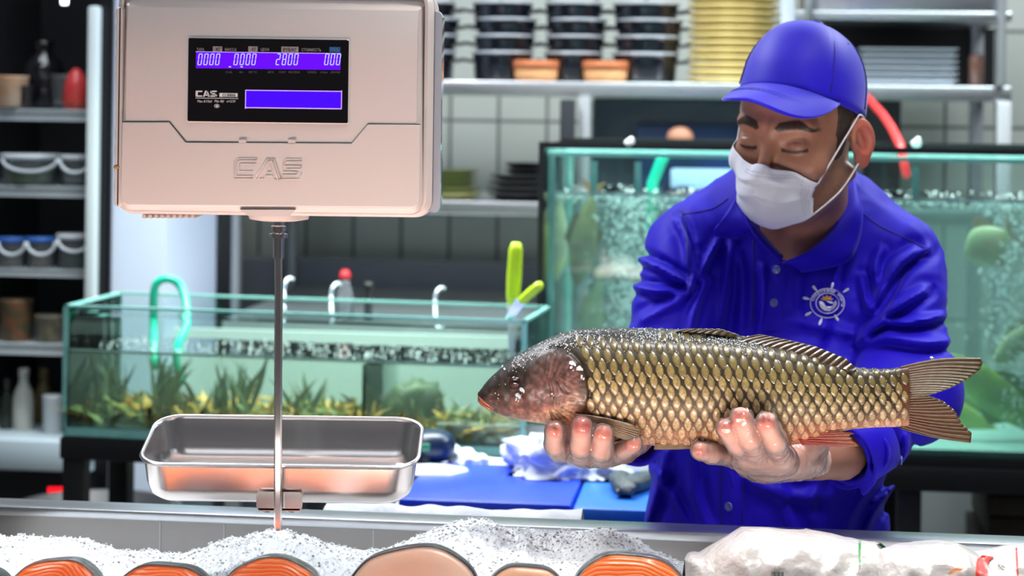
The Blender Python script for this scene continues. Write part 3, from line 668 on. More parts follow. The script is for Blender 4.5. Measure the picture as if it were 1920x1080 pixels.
# small airline fittings on the trim
for (x, l) in ((1180, 'white air fitting on the aquarium rim left of the mask'), (1718, 'white air fitting on the aquarium rim right of the cap')):
    c = P(x, 275, 3.6)
    tag(obj('air_fitting', MB().ico((c[0], c[1]+.0, c[2]+.006), (.010, .008, .008), 2).ico((c[0]+.003, c[1], c[2]+.012), .006, 2), mat('fit', (.75, .8, .8), .3)), l, 'fitting', 'air fittings on the aquarium rim')
# stand of the aquarium
st = thing('aquarium_stand', BT.w((BW/2, BD/2, 0))*np.array([1, 1, 0]), 'black steel stand carrying the aquarium', 'stand')
obj('top_frame', MB().box(-.01, BW+.01, -.01, BD+.01, -.060, -.016, BT, .003), BLACKP, st, auto=40)
lx = float(BT.l(ROOM.w(ROOM.px(1705, 900, BF)))[0])
for x in (0.0, lx-.02, BW-.04):
    for y in (0.0, BD-.04): obj('leg', MB().box(x, x+0.042, y, y+0.04, -bz0, -.06, BT, .003), BLACKP, st, auto=40)
obj('drain_valve', MB().box(lx+.08, lx+.13, .1, .14, -.075, -.05, BT, .004), WHITEP, st)
struct('trim_5', rbox(MB(), 1600, 700, 2050, 1400, 4.4, .1), mat('grey_panel_low', (0.20, 0.21, 0.215), 0.5))
CARD = mat('brown_crate', (0.05, 0.038, 0.018), 0.6, nz=(20, .7, (.015, .012, .01)))
for k, (y0, y1) in enumerate(((892, 930), (932, 970), (972, 1015))):
    tag(obj('crate', rbox(MB(), 1845+4*k, y0, 1990, y1, 3.95, .3, .006), CARD, auto=40), 'dark brown crate, %s of the pile under the aquarium' % ('topmost', 'middle', 'lowest visible')[k], 'crate', 'crates under the aquarium')
z = zpx(1016, 3.95, 1900)
obj_ = MB(); x0 = xpx(1850, 3.95); x1 = xpx(1990, 3.95); obj_.box(x0, x1, 3.96, 4.24, 0, z-.001, ROOM)
tag(obj('plinth', obj_, CARD, smooth=False), 'dark plinth under the pile of brown crates', 'plinth')

# ---- worktable behind the seller with cutting boards
TZ = 0.985
wt = thing('worktable', (0.1, 3.1, 0), 'steel worktable behind the counter carrying the blue cutting boards', 'table')
FT = Frame((0, 0, 0), -TH)
tx0 = float(FT.px(738, 900, 2.95)[0]); tx1 = float(FT.px(1330, 900, 2.95)[0])
obj('tabletop', MB().box(tx0, tx1, 2.86, 3.36, TZ-.03, TZ, FT, .003), STEELD, wt, auto=40)
obj('upstand', MB().box(tx0, tx1, 3.36, 3.375, TZ-.03, TZ+.055, FT, .003), STEEL, wt, auto=40)
for x in (tx0+.02, tx1-.06):
    for y in (2.88, 3.3): obj('leg', MB().box(x, x+.035, y, y+.035, 0, TZ-.03, FT, .002), STEELD, wt, auto=40)
BB1 = mat('blue_board', (0.003, 0.045, 0.78), 0.38, nz=(9, .35, (.03, .12, .75))); BB2 = mat('lighter_blue_board', (0.008, 0.16, 0.72), 0.38, nz=(12, .4, (.02, .22, .8)))
def board(x0b, x1b, y0, y1, z, th, m, label):
    o = obj('cutting_board', MB().box(x0b, x1b, y0, y1, z, z+th, FT, .004), m, auto=40); return tag(o, label, 'cutting board', 'blue cutting boards')
xa = float(FT.px(752, 945, 2.9)[0]); xm = float(FT.px(1072, 960, 2.87)[0]); xe = float(FT.px(1290, 960, 2.87)[0])
board(xa, xm-.002, 2.875, 3.17, TZ, .024, BB1, 'deep blue cutting board left of the seller, with a white patch on it')
board(xm+.002, xe, 2.865, 3.17, TZ, .022, BB2, 'lighter blue cutting board partly behind the seller, dark stones on it')
c = FT.w((float(FT.px(810, 897, 3.1)[0]), 3.09, TZ+.024))
A = [[(c[0]+r*math.cos(t)*.055*(1+.15*math.sin(3*t)), c[1]+r*math.sin(t)*.04, c[2]+h) for t in np.linspace(0, 2*math.pi, 24, endpoint=False)] for r, h in ((1, 0), (.95, .004), (.6, .008), (.01, .009))]
tag(obj('ice_patch', MB().grid(np.array(A), closev=True), mat('ice_patch_m', (.8, .85, .95), .3)), 'flat white patch of ice on the deep blue board', 'ice', kind='stuff')
for (x, y, ang, l) in ((1168, 915, .1, 'dark grey long stone upright on the lighter blue board'), (1192, 935, -.5, 'dark grey stone touching the seller on the lighter blue board')):
    c = P(x, y, 3.0); c.z = TZ+.022+.012
    mb = MB().ico((0, 0, 0), 1, 3); v = mb.verts(); v *= np.array([.019, .065, .015])*(1+.18*np.array([mnoise.noise(Vector(q)*2+Vector((x, 0, 0))) for q in v]))[:, None]
    v = np.stack([v[:, 0]*math.cos(ang)-v[:, 1]*math.sin(ang), v[:, 0]*math.sin(ang)+v[:, 1]*math.cos(ang), v[:, 2]], -1)+np.array(c)
    tag(obj('stone', MB().add(v, mb.f), mat('dark_stone', (.03, .045, .055), .5, nz=(60, .6, (.12, .15, .16)))), l, 'stone', 'dark stones on the board')
# towels
TOW = mat('white_towel', (0.80, 0.86, 0.95), 0.9, nz=(10, .35, (.62, .70, .90)), bump=(220, .5, .004), sheen=.3)
def lump(name, x, y, d, size, seed, m, label, cat, zb=None, amp=.45, fr=2.2, sub=5):
    mb = MB().ico((0, 0, 0), 1, sub); v = mb.verts()
    nn = np.array([1+amp*mnoise.fractal(Vector(q)*fr*.6+Vector((seed, 0, 0)), .8, 2, 4)+amp*.35*(1-abs(mnoise.noise(Vector(q)*fr*1.6+Vector((0, seed, 0)))))**3 for q in v])
    v = v*nn[:, None]*np.array(size); c = np.array(P(x, y, d))
    if zb is not None: c[2] = zb; v[:, 2] = np.maximum(v[:, 2], 0)
    return tag(obj(name, MB().add(v+c, mb.f), m), label, cat)
lump('towel', 1062, 870, 3.14, (.088, .07, .058), 3, TOW, 'crumpled white towel piled on the worktable behind the fish head', 'towel', zb=TZ+.024)
lump('cloth', 885, 870, 3.24, (.055, .05, .03), 9, TOW, 'crumpled white cloth between navy case and towel on the worktable', 'cloth', zb=TZ+.002)
pts = [P(835, 835, 3.3), P(852, 842, 3.28), P(866, 858, 3.26), P(880, 875, 3.24)]
NV = mat('navy_case', (.004, .02, .06), .35)
c = P(812, 870, 3.22)
nc = thing('scanner', (c[0], c[1], TZ+.0), 'navy rounded device with a green window at the right of the weighing pan', 'device')
mb = MB().ico((0, 0, 0), 1, 4); v = mb.verts(); v = np.sign(v)*np.abs(v)**.8*np.array([.036, .04, .026]); obj('case', MB().add(v+np.array((c[0], c[1], TZ+.048)), mb.f), NV, nc)
q = P(792, 858, 3.17); obj('green_window', MB().box(q[0]-.014, q[0]+.012, c[1]-.0405, c[1]-.036, TZ+.045, TZ+.058, None, .002), mat('green_lcd', (.03, .25, .12), .3), nc)
mbp = MB(); mbp.tube(smoothpts([P(815, 834, 3.3), P(838, 838, 3.28), P(856, 850, 3.26), P(866, 868, 3.25), P(872, 884, 3.24)]), .011, 12)
tag(obj('towel_roll', mbp, TOW), 'twisted white cloth draped behind the navy device', 'cloth')
# ================================================================ FOREGROUND: scale, pan, counter
CREAM = mat('cream_plastic', (0.74, 0.66, 0.62), 0.34, spec=0.5, bump=(500, .03, .001))
CREAM2 = mat('cream_plastic_edge', (0.60, 0.52, 0.48), 0.35)
SY = 2.08                      # front face of the weighing head
FS = Frame((0, 0, 0), 0.0)
def fx(x, y=200, Y=SY): return float(P(x, y, Y)[0])
def fz(y, x=510, Y=SY): return float(P(x, y, Y)[2])
def rrect(x0, x1, z0, z1, r, n=8, rt=None):
    """rounded rectangle outline, counter-clockwise from bottom left; rt = radius at the top"""
    rt = r if rt is None else rt; out = []
    for (cx, cz, a0, rr) in ((x0+r, z0+r, math.pi, r), (x1-r, z0+r, 1.5*math.pi, r), (x1-rt, z1-rt, 0, rt), (x0+rt, z1-rt, .5*math.pi, rt)):
        for k in range(n+1):
            a = a0+(math.pi/2)*k/n; out.append((cx+rr*math.cos(a), cz+rr*math.sin(a)))
    return np.array(out)
def loft(outs, ys, mb=None, cap=True):
    mb = mb or MB(); n = len(outs[0]); A = np.array([[(p[0], y, p[1]) for p in o] for o, y in zip(outs, ys)])
    mb.grid(A, closev=True)
    if cap:
        b = mb.n-len(outs)*n; mb.f.append(tuple(range(b, b+n))[::-1]); e = mb.n-n; mb.f.append(tuple(range(e, e+n)))
    return mb
hx0, hx1, hz0, hz1 = fx(229), fx(789), fz(391, 229), fz(-45)
sc0 = np.array([(hx0+hx1)/2, SY+.06, fz(405)])
scale = thing('hanging_scale', sc0, 'cream hanging weighing scale head with violet display at the upper left', 'scale')
# main body: tray-like back shell with outer rim
o0 = rrect(fx(211), fx(815), fz(407, 500), fz(-40), .020, rt=.03)
o1 = rrect(fx(213), fx(812), fz(405, 500), fz(-42), .020, rt=.03)
shell = loft([o1*1.0, o0, o0, rrect(fx(222), fx(808), fz(400, 500), fz(-36), .018, rt=.03)], [SY+.022, SY+.028, SY+.095, SY+.125])
obj('back_housing', shell, CREAM2, scale, auto=35)
# front shell, bulging slightly forward with bevel
def ins(d, dx=0): return rrect(hx0+d, hx1-d, hz0+d, hz1-d, max(.012-d*.3, .004), rt=.03)
front = loft([ins(-.0035), ins(-.0025), ins(.0), ins(.0022), ins(.004)], [SY+.03, SY+.010, SY+.0045, SY+.001, SY+.0], cap=False)
_o = ins(.004); _n = len(_o); _h = int((_n-1)//2)     # the flat front, in rows so that its top can curve back
_zr = np.unique(np.concatenate([np.linspace(hz0+.004, hz0+.016, 6), np.linspace(hz0+.016, hz1-.034, 8), np.linspace(hz1-.034, hz1-.004, 16)]))
def _half(z):
    r = .012-.0012 if z < hz0+.02 else .03; zc = hz0+.004+r if z < hz0+.02 else hz1-.004-r; d = (zc-z) if z < hz0+.02 else (z-zc)
    return (hx1-hx0)/2-.004-(r-math.sqrt(max(r*r-max(d, 0)**2, 0)))
front.grid(np.array([[((hx0+hx1)/2+_half(z)*u, SY, z) for u in np.linspace(-1, 1, 9)] for z in _zr]))
for _v in front.v:
    _k = _v[:, 2] > fz(24); _v[_k, 1] += (_v[_k, 2]-fz(24))*1.5*np.clip((SY+.04-_v[_k, 1])/.04, 0, 1)
obj('front_housing', front, CREAM, scale, auto=35)
# bevel band below (darker chamfer) and rim strip
rim = loft([rrect(fx(213), fx(811), fz(406, 500), fz(-42), .019, rt=.03), rrect(fx(222), fx(800), fz(400, 500), fz(-42), .016, rt=.03), rrect(fx(226), fx(794), fz(396, 500), fz(-42), .013, rt=.03)], [SY+.020, SY+.010, SY+.0115], cap=False)
obj('bezel', rim, CREAM, scale, auto=35)
# lower cover, a separate slightly raised panel with the notch outline
cz = lambda y: fz(y, 510)
seam = [(229, 228), (318, 228), (349, 266), (660, 268), (690, 232), (788, 233)]
poly = [(fx(x), fz(y, x)) for x, y in seam]
low = [(fx(788), fz(375, 788)), (fx(785), fz(384, 785)), (fx(775), fz(389, 775)), (fx(243), fz(385, 243)), (fx(233), fz(380, 233)), (fx(229), fz(370, 229))]
pl = [(a+0.0006 if i == 0 else a, b-0.0006) for i, (a, b) in enumerate(poly)] + low
mb = MB().prism(pl, ((0, SY-.0016, 0), (1, 0, 0), (0, 0, 1), (0, 1, 0)), .004)
o = obj('lower_cover', mb, CREAM, scale, smooth=False); md = o.modifiers.new('b', 'BEVEL'); md.width = .0009; md.segments = 2; md.limit_method = 'ANGLE'
DARKL = mat('seam_dark', (0.05, 0.04, 0.04), 0.7)
mb = MB()
for (a, b) in zip(seam[:-1], seam[1:]):
    pa = np.array(P(a[0], a[1], SY-.0003)); pb = np.array(P(b[0], b[1], SY-.0003)); mb.tube([pa, pb], .0005, 6)
obj('seam', mb, DARKL, scale)
mb = MB()
for x in (456, 548): mb.box(fx(x-7), fx(x+7), SY-.0022, SY, fz(268, x), fz(262, x))
obj('latch', mb, CREAM, scale, smooth=False)
# side rails
CLR = mat('clear_rail', (0.60, 0.62, 0.70), 0.10, 0.35, spec=0.8, coat=1)
rail = loft([rrect(fx(800), fx(826), fz(400, 810), fz(20, 810), .007), rrect(fx(796), fx(827), fz(403, 810), fz(18, 810), .007), rrect(fx(800), fx(825), fz(400, 810), fz(18, 810), .007)], [SY+.022, SY+.03, SY+.11])
obj('right_rail', rail, CLR, scale, auto=35)
lrail = loft([rrect(fx(214), fx(226), fz(385, 210), fz(14, 210), .004), rrect(fx(211), fx(228), fz(388, 210), fz(12, 210), .004), rrect(fx(212), fx(226), fz(388, 210), fz(12, 210), .004)], [SY+.008, SY+.014, SY+.09])
obj('left_rail', lrail, CREAM, scale, auto=35)
up = loft([rrect(fx(778), fx(806), fz(215, 790), fz(-42, 790), .006), rrect(fx(778), fx(808), fz(215, 790), fz(-42, 790), .006)], [SY+.004, SY+.06])
mb = MB()
for (ya, yb, n) in ((20, 140, 5), (248, 350, 4)):
    for k in range(n):
        y = ya+(yb-ya)*k/(n-1); mb.box(fx(207.5), fx(213), SY+.02, SY+.08, fz(y+8, 210), fz(y-6, 210), None, .001)
for k in range(9):
    x = 262+k*11.5; mb.box(fx(x), fx(x+8), SY+.02, SY+.09, fz(412, x), fz(404, x), None, .001)
obj('vent_ribs', mb, CREAM2, scale, auto=40)
# bottom spout
spp = [(452, 393), (557, 393), (545, 405), (470, 405)]
mb = MB().prism([(fx(x), fz(y, x)) for x, y in spp], ((0, SY-.003, 0), (1, 0, 0), (0, 0, 1), (0, 1, 0)), .03)
obj('bottom_clip', mb, CREAM, scale, smooth=False)
c = P(523, 414, SY+.045)
obj('bottom_boss', MB().lathe([(.020, 0), (.0315, .002), (.0325, .006), (.031, .010), (0, .010)], c, 36, sy=.9), CREAM, scale, auto=40)
# display
DB = mat('display_black', (0.004, 0.003, 0.004), 0.12, coat=.4)
o = rrect(fx(352), fx(653), fz(229.5), fz(73), .0018)
obj('display_glass', loft([rrect(fx(353), fx(652), fz(228.5), fz(74), .0015), o, o], [SY-.0019, SY-.0014, SY+.003]), DB, scale, smooth=False)
fr_ = loft([rrect(fx(350.5), fx(654.5), fz(231), fz(71.5), .002), rrect(fx(352), fx(653), fz(229.5), fz(73), .002)], [SY-.0006, SY-.0012], cap=False)
obj('display_frame', fr_, mat('pale_frame', (.85, .78, .74), .4), scale, smooth=False)
def dbox(mb, x0, y0, x1, y1, z=0.0023, th=.0005):
    xm = (x0+x1)/2; ym = (y0+y1)/2
    return mb.box(fx(x0, ym, SY-z), fx(x1, ym, SY-z), SY-z, SY-z+th, fz(y1, xm, SY-z), fz(y0, xm, SY-z))
VIO = mat('violet_backlight', (0.10, 0.0, 0.6), 0.15, emit=srgb(84, 6, 245), es=0.95, coat=.3)
VIO2 = mat('blue_backlight', (0.05, 0.0, 0.6), 0.15, emit=srgb(52, 4, 240), es=0.95, coat=.3)
VLT = mat('lilac_edge', (0.6, 0.4, 0.9), 0.3, emit=srgb(190, 150, 235), es=0.8)
obj('screen', dbox(MB(), 367.5, 99, 638.5, 129.5), VIO, scale, smooth=False)
mb = MB()
for q in ((460, 169.5, 640.5, 171), (460, 202, 640.5, 203.8), (459.6, 169.5, 461, 203.8), (639.6, 169.5, 641, 203.8), (367, 98.2, 639, 99.2)): dbox(mb, *q, z=.0026)
obj('screen_edge', mb, VLT, scale, smooth=False)
obj('screen', dbox(MB(), 461, 170.8, 640, 202.5), VIO2, scale, smooth=False)
SEG = mat('lcd_segments', (0.5, 0.6, 0.9), 0.3, emit=srgb(185, 205, 255), es=0.95)
mb = MB()
def seg7(x, y, w_, h_, s):
    on = {'0': 'abcdef', '2': 'abged', '8': 'abcdefg', '6': 'afgedc'}[s]; t = 1.2; sh = 2.2
    hh = h_/2
    S = {'a': (x+1, y, x+w_-1, y+t), 'b': (x+w_-t, y+1, x+w_, y+hh-.6), 'c': (x+w_-t, y+hh+.6, x+w_, y+h_-1), 'd': (x+1, y+h_-t, x+w_-1, y+h_), 'e': (x, y+hh+.6, x+t, y+h_-1), 'f': (x, y+1, x+t, y+hh-.6), 'g': (x+1, y+hh-t/2, x+w_-1, y+hh+t/2)}
    for k in on:
        x0, y0, x1, y1 = S[k]; n0 = mb.n
        dbox(mb, x0, y0, x1, y1, z=.0028)
        v = mb.v[-1]; zm = fz(y+hh, x, SY-.0028); v[:, 0] += (v[:, 2]-zm)*0.14
for x, s in ((371.5, '0'), (382.5, '0'), (393.5, '0'), (404.5, '0'), (439, '0'), (450.5, '0'), (461.5, '0'), (472.5, '0'), (518, '2'), (529.5, '8'), (540.5, '0'), (551.5, '0'), (609, '0'), (620, '0'), (631, '0')):
    mb = MB(); seg7(x, 100.5, 7.2, 21.5, s); obj('digit', mb, SEG, scale, smooth=False)
for x in (429, 451): obj('marker', dbox(MB(), x, 124.5, x+4, 126, z=.0028), SEG, scale, smooth=False)
GREY = mat('print_grey', (0.42, 0.38, 0.36), 0.5); GREYD = mat('print_dim', (0.13, 0.12, 0.12), 0.5); WHT = mat('print_white', (0.80, 0.78, 0.76), 0.5); BLU = mat('print_blue', (0.02, 0.10, 0.28), 0.5); CY = mat('print_cyan', (.12, .28, .5), .5)
def label(mb, s, x0, x1, yb, h, z=.0026, bold=.0):
    """text between two pixel columns with its baseline at yb and cap height h (pixels)"""
    v, f = text_mesh(s, 1.0, 0, bold)
    w0 = v[:, 0].min(); w1 = v[:, 0].max(); hh = .72
    px = F/(SY-z); sx = (x1-x0)/px/(w1-w0); sy = h/px/hh
    o_ = np.array(P(x0, yb, SY-z)); V = np.stack([o_[0]+(v[:, 0]-w0)*sx, np.full(len(v), SY-z), o_[2]+v[:, 1]*sy], -1)
    return mb.add(V, f)
mb = MB()
label(mb, 'ТАРА', 368.5, 383, 95.5, 5.5); label(mb, 'МАССА', 422, 443.5, 95.5, 5.5); label(mb, 'ЦЕНА', 489, 505, 95.5, 5.5); label(mb, 'СТОИМОСТЬ', 565.5, 602, 96, 5.5)
obj('printed_headings', mb, GREY, scale, smooth=False)
mb = MB(); dbox(mb, 399, 87, 416.5, 97.5, z=.0024); dbox(mb, 465.5, 87, 483, 97.5, z=.0024); dbox(mb, 527.5, 87.5, 559.5, 97.8, z=.0024)
obj('unit_plates', mb, mat('plate_tan', (.36, .31, .28), .5), scale, smooth=False)
mb = MB(); label(mb, 'КГ', 405, 414.5, 95.5, 6, .0028, .01); label(mb, 'КГ', 472, 481, 95.5, 6, .0028, .01); label(mb, 'РУБ/КГ', 531, 556.5, 96, 6, .0028, .01)
obj('unit_text', mb, DB, scale, smooth=False)
obj('currency_plate', dbox(MB(), 617.5, 88, 638, 98.4, z=.0024), BLU, scale, smooth=False)
obj('currency_text', label(MB(), 'РУБ', 620.5, 635.5, 96.2, 6, .0028), CY, scale, smooth=False)
mb = MB()
for s, x0, x1 in (('СТАБ', 423, 435), ('•0•', 448, 456), ('НЕТТО', 466.5, 481.5), ('АВТО', 501.5, 513.5), ('СОХР', 523, 535.5), ('ФАСОВКА', 541, 562.5), ('СКИДКА', 576.5, 594), ('отмена', 600, 614), ('ДАННЫЕ', 620, 638)):
    label(mb, s, x0, x1, 137.2, 4)
obj('printed_footers', mb, GREYD, scale, smooth=False)
mb = MB()
def poly_px(mb, pts, z=.0026, th=.0004):
    return mb.prism([(float(P(x, y, SY-z)[0]), float(P(x, y, SY-z)[2])) for x, y in pts], ((0, SY-z, 0), (1, 0, 0), (0, 0, 1), (0, 1, 0)), th)
# the block wordmark: C, A, S
def logo(mb, x0, y0, w, h, z, th=.0004, t=.26):
    X = lambda a: x0+a*w/100; Y = lambda b: y0+b*h/100
    tt = 23
    for q in (((9, 0), (31, 0), (31, tt), (9, tt)), ((9, 100-tt), (31, 100-tt), (31, 100), (9, 100)), ((0, 8), (3, 0), (10, 0), (10, 100), (3, 100), (0, 92))):
        poly_px(mb, [(X(a), Y(b)) for a, b in q], z, th)
    for q in (((34, 100), (45, 0), (57, 0), (57, tt), (51, tt), (42, 100)), ((57, 0), (66, 100), (58, 100), (52, 30), (52, 0)), ((44, 60), (60, 60), (62, 82), (41, 82))):
        poly_px(mb, [(X(a), Y(b)) for a, b in q], z, th)
    for q in (((73, 0), (99, 0), (99, tt), (73, tt)), ((69, 8), (73, 0), (77, 0), (77, 60), (69, 60)), ((69, 40), (100, 40), (100, 62), (69, 62)), ((92, 40), (100, 40), (100, 92), (96, 100), (92, 100)), ((69, 100-tt), (98, 100-tt), (98, 100), (69, 100))):
        poly_px(mb, [(X(a), Y(b)) for a, b in q], z, th)
logo(mb, 366.8, 170, 40, 11.5, .0026)
dbox(mb, 411.5, 174.5, 445.5, 181.8, z=.0024); dbox(mb, 366.5, 183.8, 447, 184.8)
label(mb, 'Max 6/15кг', 370.5, 398, 192, 5); label(mb, 'Min 40г', 402.5, 420.5, 192, 5); label(mb, 'e=2/5г', 425, 442, 192, 5)
cc = P(406.5, 198.7, SY-.0026)
mb.grid(np.array([[(cc[0]+r*math.cos(a)*1.35, SY-.0026, cc[2]+r*math.sin(a)) for a in np.linspace(0, 2*math.pi, 20, endpoint=False)] for r in (.0020, .0016)]), closev=True)
dbox(mb, 404.8, 197, 408.4, 200.6)
obj('printed_logo', mb, WHT, scale, smooth=False)
obj('model_text', label(MB(), 'CL5000J', 417, 441, 180.7, 5, .0028, .01), DB, scale, smooth=False)
# embossed logo outline on the lower cover: raised ribbons
mb = MB(); zf = .0020
def rib(pts, r=.00055):
    mb.tube([P(x, y, SY-zf) for x, y in pts], r, 6)
rib([(482, 297), (446, 297), (439, 304), (439, 335), (474, 335)]); rib([(482, 301), (448, 301), (443, 306), (443, 330), (474, 330)]); rib([(480, 307), (451, 307), (449, 309), (449, 321), (474, 321)]); rib([(482, 297), (482, 301)])
rib([(478, 335), (500, 297), (515, 297), (527, 336), (513, 336), (511, 329), (498, 329), (495, 335), (478, 335)]); rib([(484, 335), (503, 301), (511, 301), (521, 336)]); rib([(500, 322), (506, 309), (510, 322), (500, 322)])
rib([(566, 298), (536, 298), (530, 305), (530, 322), (556, 322)]); rib([(566, 303), (538, 303), (534, 307), (534, 311), (566, 311), (563, 317), (538, 317)]); rib([(558, 322), (556, 328), (530, 328), (528, 336), (561, 336), (566, 324)])
obj('embossed_logo', mb, CREAM, scale)
# small stain on the left rail
obj('stain', MB().ico(P(218, 313, SY+.0078), (.0035, .0006, .0022), 2), mat('rust_stain', (.42, .22, .08), .6), scale)
# rod
CHR = mat('polished_rod', (0.80, 0.74, 0.72), 0.12, 1.0, nz=(40, .3, (.6, .52, .5)))
ry = 2.112
mb = MB(); top = P(522, 405, ry); mb.tube([P(522, 400, ry+.0), P(521.5, 484, ry)], .0058, 20)
mb.lathe([(.0058, -.003), (.0098, -.003), (.0100, -.001), (.0100, .001), (.0058, .002)], P(522, 440, ry), 28, cap=False)
mb.lathe([(.0058, 0), (.0082, 0), (.0082, .005), (.0058, .006)], P(522, 433, ry), 28, cap=False)
obj('stem', mb, CHR, scale, auto=40)
bar = []
for (y, dx) in ((478, 0), (500, .4), (560, .8), (700, 0), (850, -.3), (960, -.4), (985, -.4), (994, -.4)): bar.append((y, dx))
mb = MB(); A = []
for y, dx in bar:
    p = P(521.8+dx, y, ry-.001); wv = .0042*(0.75 if y > 990 else 1); d = .0035
    A.append([(p[0]+wv*cx, p[1]+d*cy, p[2]) for cx, cy in ((-1, -.5), (-.6, -1), (.6, -1), (1, -.5), (1, .5), (.6, 1), (-.6, 1), (-1, .5))])
mb.grid(np.array(A), closev=True); mb.f.append(tuple(range(8))[::-1]); mb.f.append(tuple(range(mb.n-8, mb.n)))
obj('hanging_bar', mb, CHR, scale, auto=30)
# upper neck above the housing, carrying the scale
tz = fz(-45)
obj('ceiling_pole', MB().tube([(sc0[0], SY+.06, tz-.02), (sc0[0], SY+.06, 2.9)], .02, 20), STEEL, scale)

# ---- weighing pan: stamped steel tray
PAN = mat('pan_steel', (0.86, 0.83, 0.82), 0.23, 1.0, nz=(14, .25, (.68, .66, .65)), bump=(25, .05, .004))
pf, pb = 2.125, 2.25
fl = P(257, 868, pf); frr = P(783, 868, pf); bl = P(262, 777, pb); br = P(776, 777, pb)
zf_, zb_ = fl[2], bl[2]
def panring(s, dz, inset, n=8, rc=.022):
    x0 = fl[0]+inset; x1 = frr[0]-inset; y0 = pf+inset; y1 = pb-inset; out = []
    for (cx, cy, a0) in ((x0+rc, y0+rc, math.pi), (x1-rc, y0+rc, 1.5*math.pi), (x1-rc, y1-rc, 0), (x0+rc, y1-rc, .5*math.pi)):
        for k in range(n+1):
            a = a0+(math.pi/2)*k/n; x = cx+rc*math.cos(a); y = cy+rc*math.sin(a)
            out.append((x, y, zf_+(y-pf)/(pb-pf)*(zb_-zf_)+dz))
    return out
pan = thing('weighing_pan', ((fl[0]+frr[0])/2, (pf+pb)/2, zf_-.05), 'shallow rectangular stainless steel pan hanging under the scale', 'pan')
rings = [(-.0035, -.0012), (-.0015, -.0026), (.0004, -.0016), (.0008, .0005), (-.0005, .002), (-.004, .0030), (-.030, .0062), (-.040, .0090), (-.0455, .0145), (-.047, .0225), (-.047, .05)]
A = [panring(0, dz, ins_, rc=max(.030-ins_*.35, .008)) for dz, ins_ in rings]
mb = MB().grid(np.array(A), closev=True); n = len(A[0]); mb.f.append(tuple(range(mb.n-n, mb.n)))
o = obj('pan_tray', mb, PAN, pan, auto=60); md = o.modifiers.new('s', 'SOLIDIFY'); md.thickness = .0012; md.offset = -1
mb = MB()
for q in ((480, 924, 566, 958),):
    oo = rrect(fx(q[0], 940, pf-.003), fx(q[2], 940, pf-.003), fz(q[3], 522, pf-.003), fz(q[1], 522, pf-.003), .0045, n=5)
    loft([oo, oo], [pf+.000, pf+.002], mb)
    loft([rrect(oo[:, 0].min()+.002, oo[:, 0].max()-.002, oo[:, 1].min()-.001, oo[:, 1].min()+.002, .0005, 2)]*2, [pf+.0, pf+.02], mb)
obj('hook_bracket', mb, CHR, pan, auto=35)
obj('rivets', MB().ico(P(500, 960, pf+.002), (.004, .002, .0012), 2).ico(P(546, 960, pf+.002), (.004, .002, .0012), 2), CHR, pan)

# ---- display counter
CF = Frame((0, 0, 0), -TH)
qa = CF.l(P(960, 985, 2.42)); RYc = float(qa[1]); RZ = float(qa[2])
cst = mat('counter_steel', (0.30, 0.285, 0.275), 0.38, 0.7, nz=(6, .4, (.24, .23, .225)), bump=(300, .02, .001))
ctr = thing('display_counter', CF.w((0, RYc-.3, 0)), 'long stainless steel refrigerated fish counter along the bottom of the picture', 'counter')
X0, X1 = -1.35, 1.35
obj('back_rim', MB().box(X0, X1, RYc, RYc+.05, RZ-.012, RZ, CF, .003), STEEL, ctr, auto=40)
obj('inner_wall', MB().box(X0, X1, RYc+.004, RYc+.012, RZ-.20, RZ-.012, CF), cst, ctr, smooth=False)
mb = MB()
for px_ in (300, 420, 700): 
    x = float(CF.px(px_, 1000, RYc+.003)[0]); mb.box(x-.0008, x+.0008, RYc+.0028, RYc+.004, RZ-.2, RZ-.013, CF)
obj('panel_joints', mb, STEELD, ctr, smooth=False)
obj('bed', MB().box(X0, X1, RYc-1.2, RYc+.006, RZ-.22, RZ-.20, CF), cst, ctr, smooth=False)
obj('base_cabinet', MB().box(X0, X1, RYc-1.17, RYc+.045, 0.08, RZ-.225, CF, .004), cst, ctr, auto=40)
obj('kick_plinth', MB().box(X0+.03, X1-.03, RYc-1.12, RYc+.0, 0.0, 0.08, CF), BLACKP, ctr, smooth=False)
obj('front_lip', MB().box(X0, X1, RYc-1.22, RYc-1.19, RZ-.30, RZ-.12, CF, .004), cst, ctr, auto=40)
# cloth on rear ledge
obj('rear_ledge', MB().box(X0, X1, RYc+.05, RYc+.17, RZ-.075, RZ-.065, CF, .002), STEELD, ctr, auto=40)
TOW2 = mat('ledge_cloth', (0.74, 0.78, 0.84), 0.9, nz=(14, .5, (.55, .58, .62)), bump=(220, .5, .004))
xs0 = float(CF.px(612, 960, RYc+.11)[0]); xs1 = float(CF.px(1092, 980, RYc+.11)[0]); A = []
for i, x in enumerate(np.linspace(xs0, xs1, 120)):
    row = []
    hcl = .062+.006*mnoise.noise(Vector((x*12, 0, 5)))
    for j in range(24):
        t = j/23; y = RYc+.065+.085*t; z = RZ-.065+hcl*(math.sin(math.pi*min(max(t*.96+.02, 0), 1))**.45)*(1+.08*mnoise.noise(Vector((x*30, t*4, 2))))
        row.append((x, y, z))
    A.append(row)
tag(obj('cloth', MB().grid(CF.w(np.array(A))), TOW2), 'long white folded cloth lying behind the counter rim below the cutting boards', 'cloth')

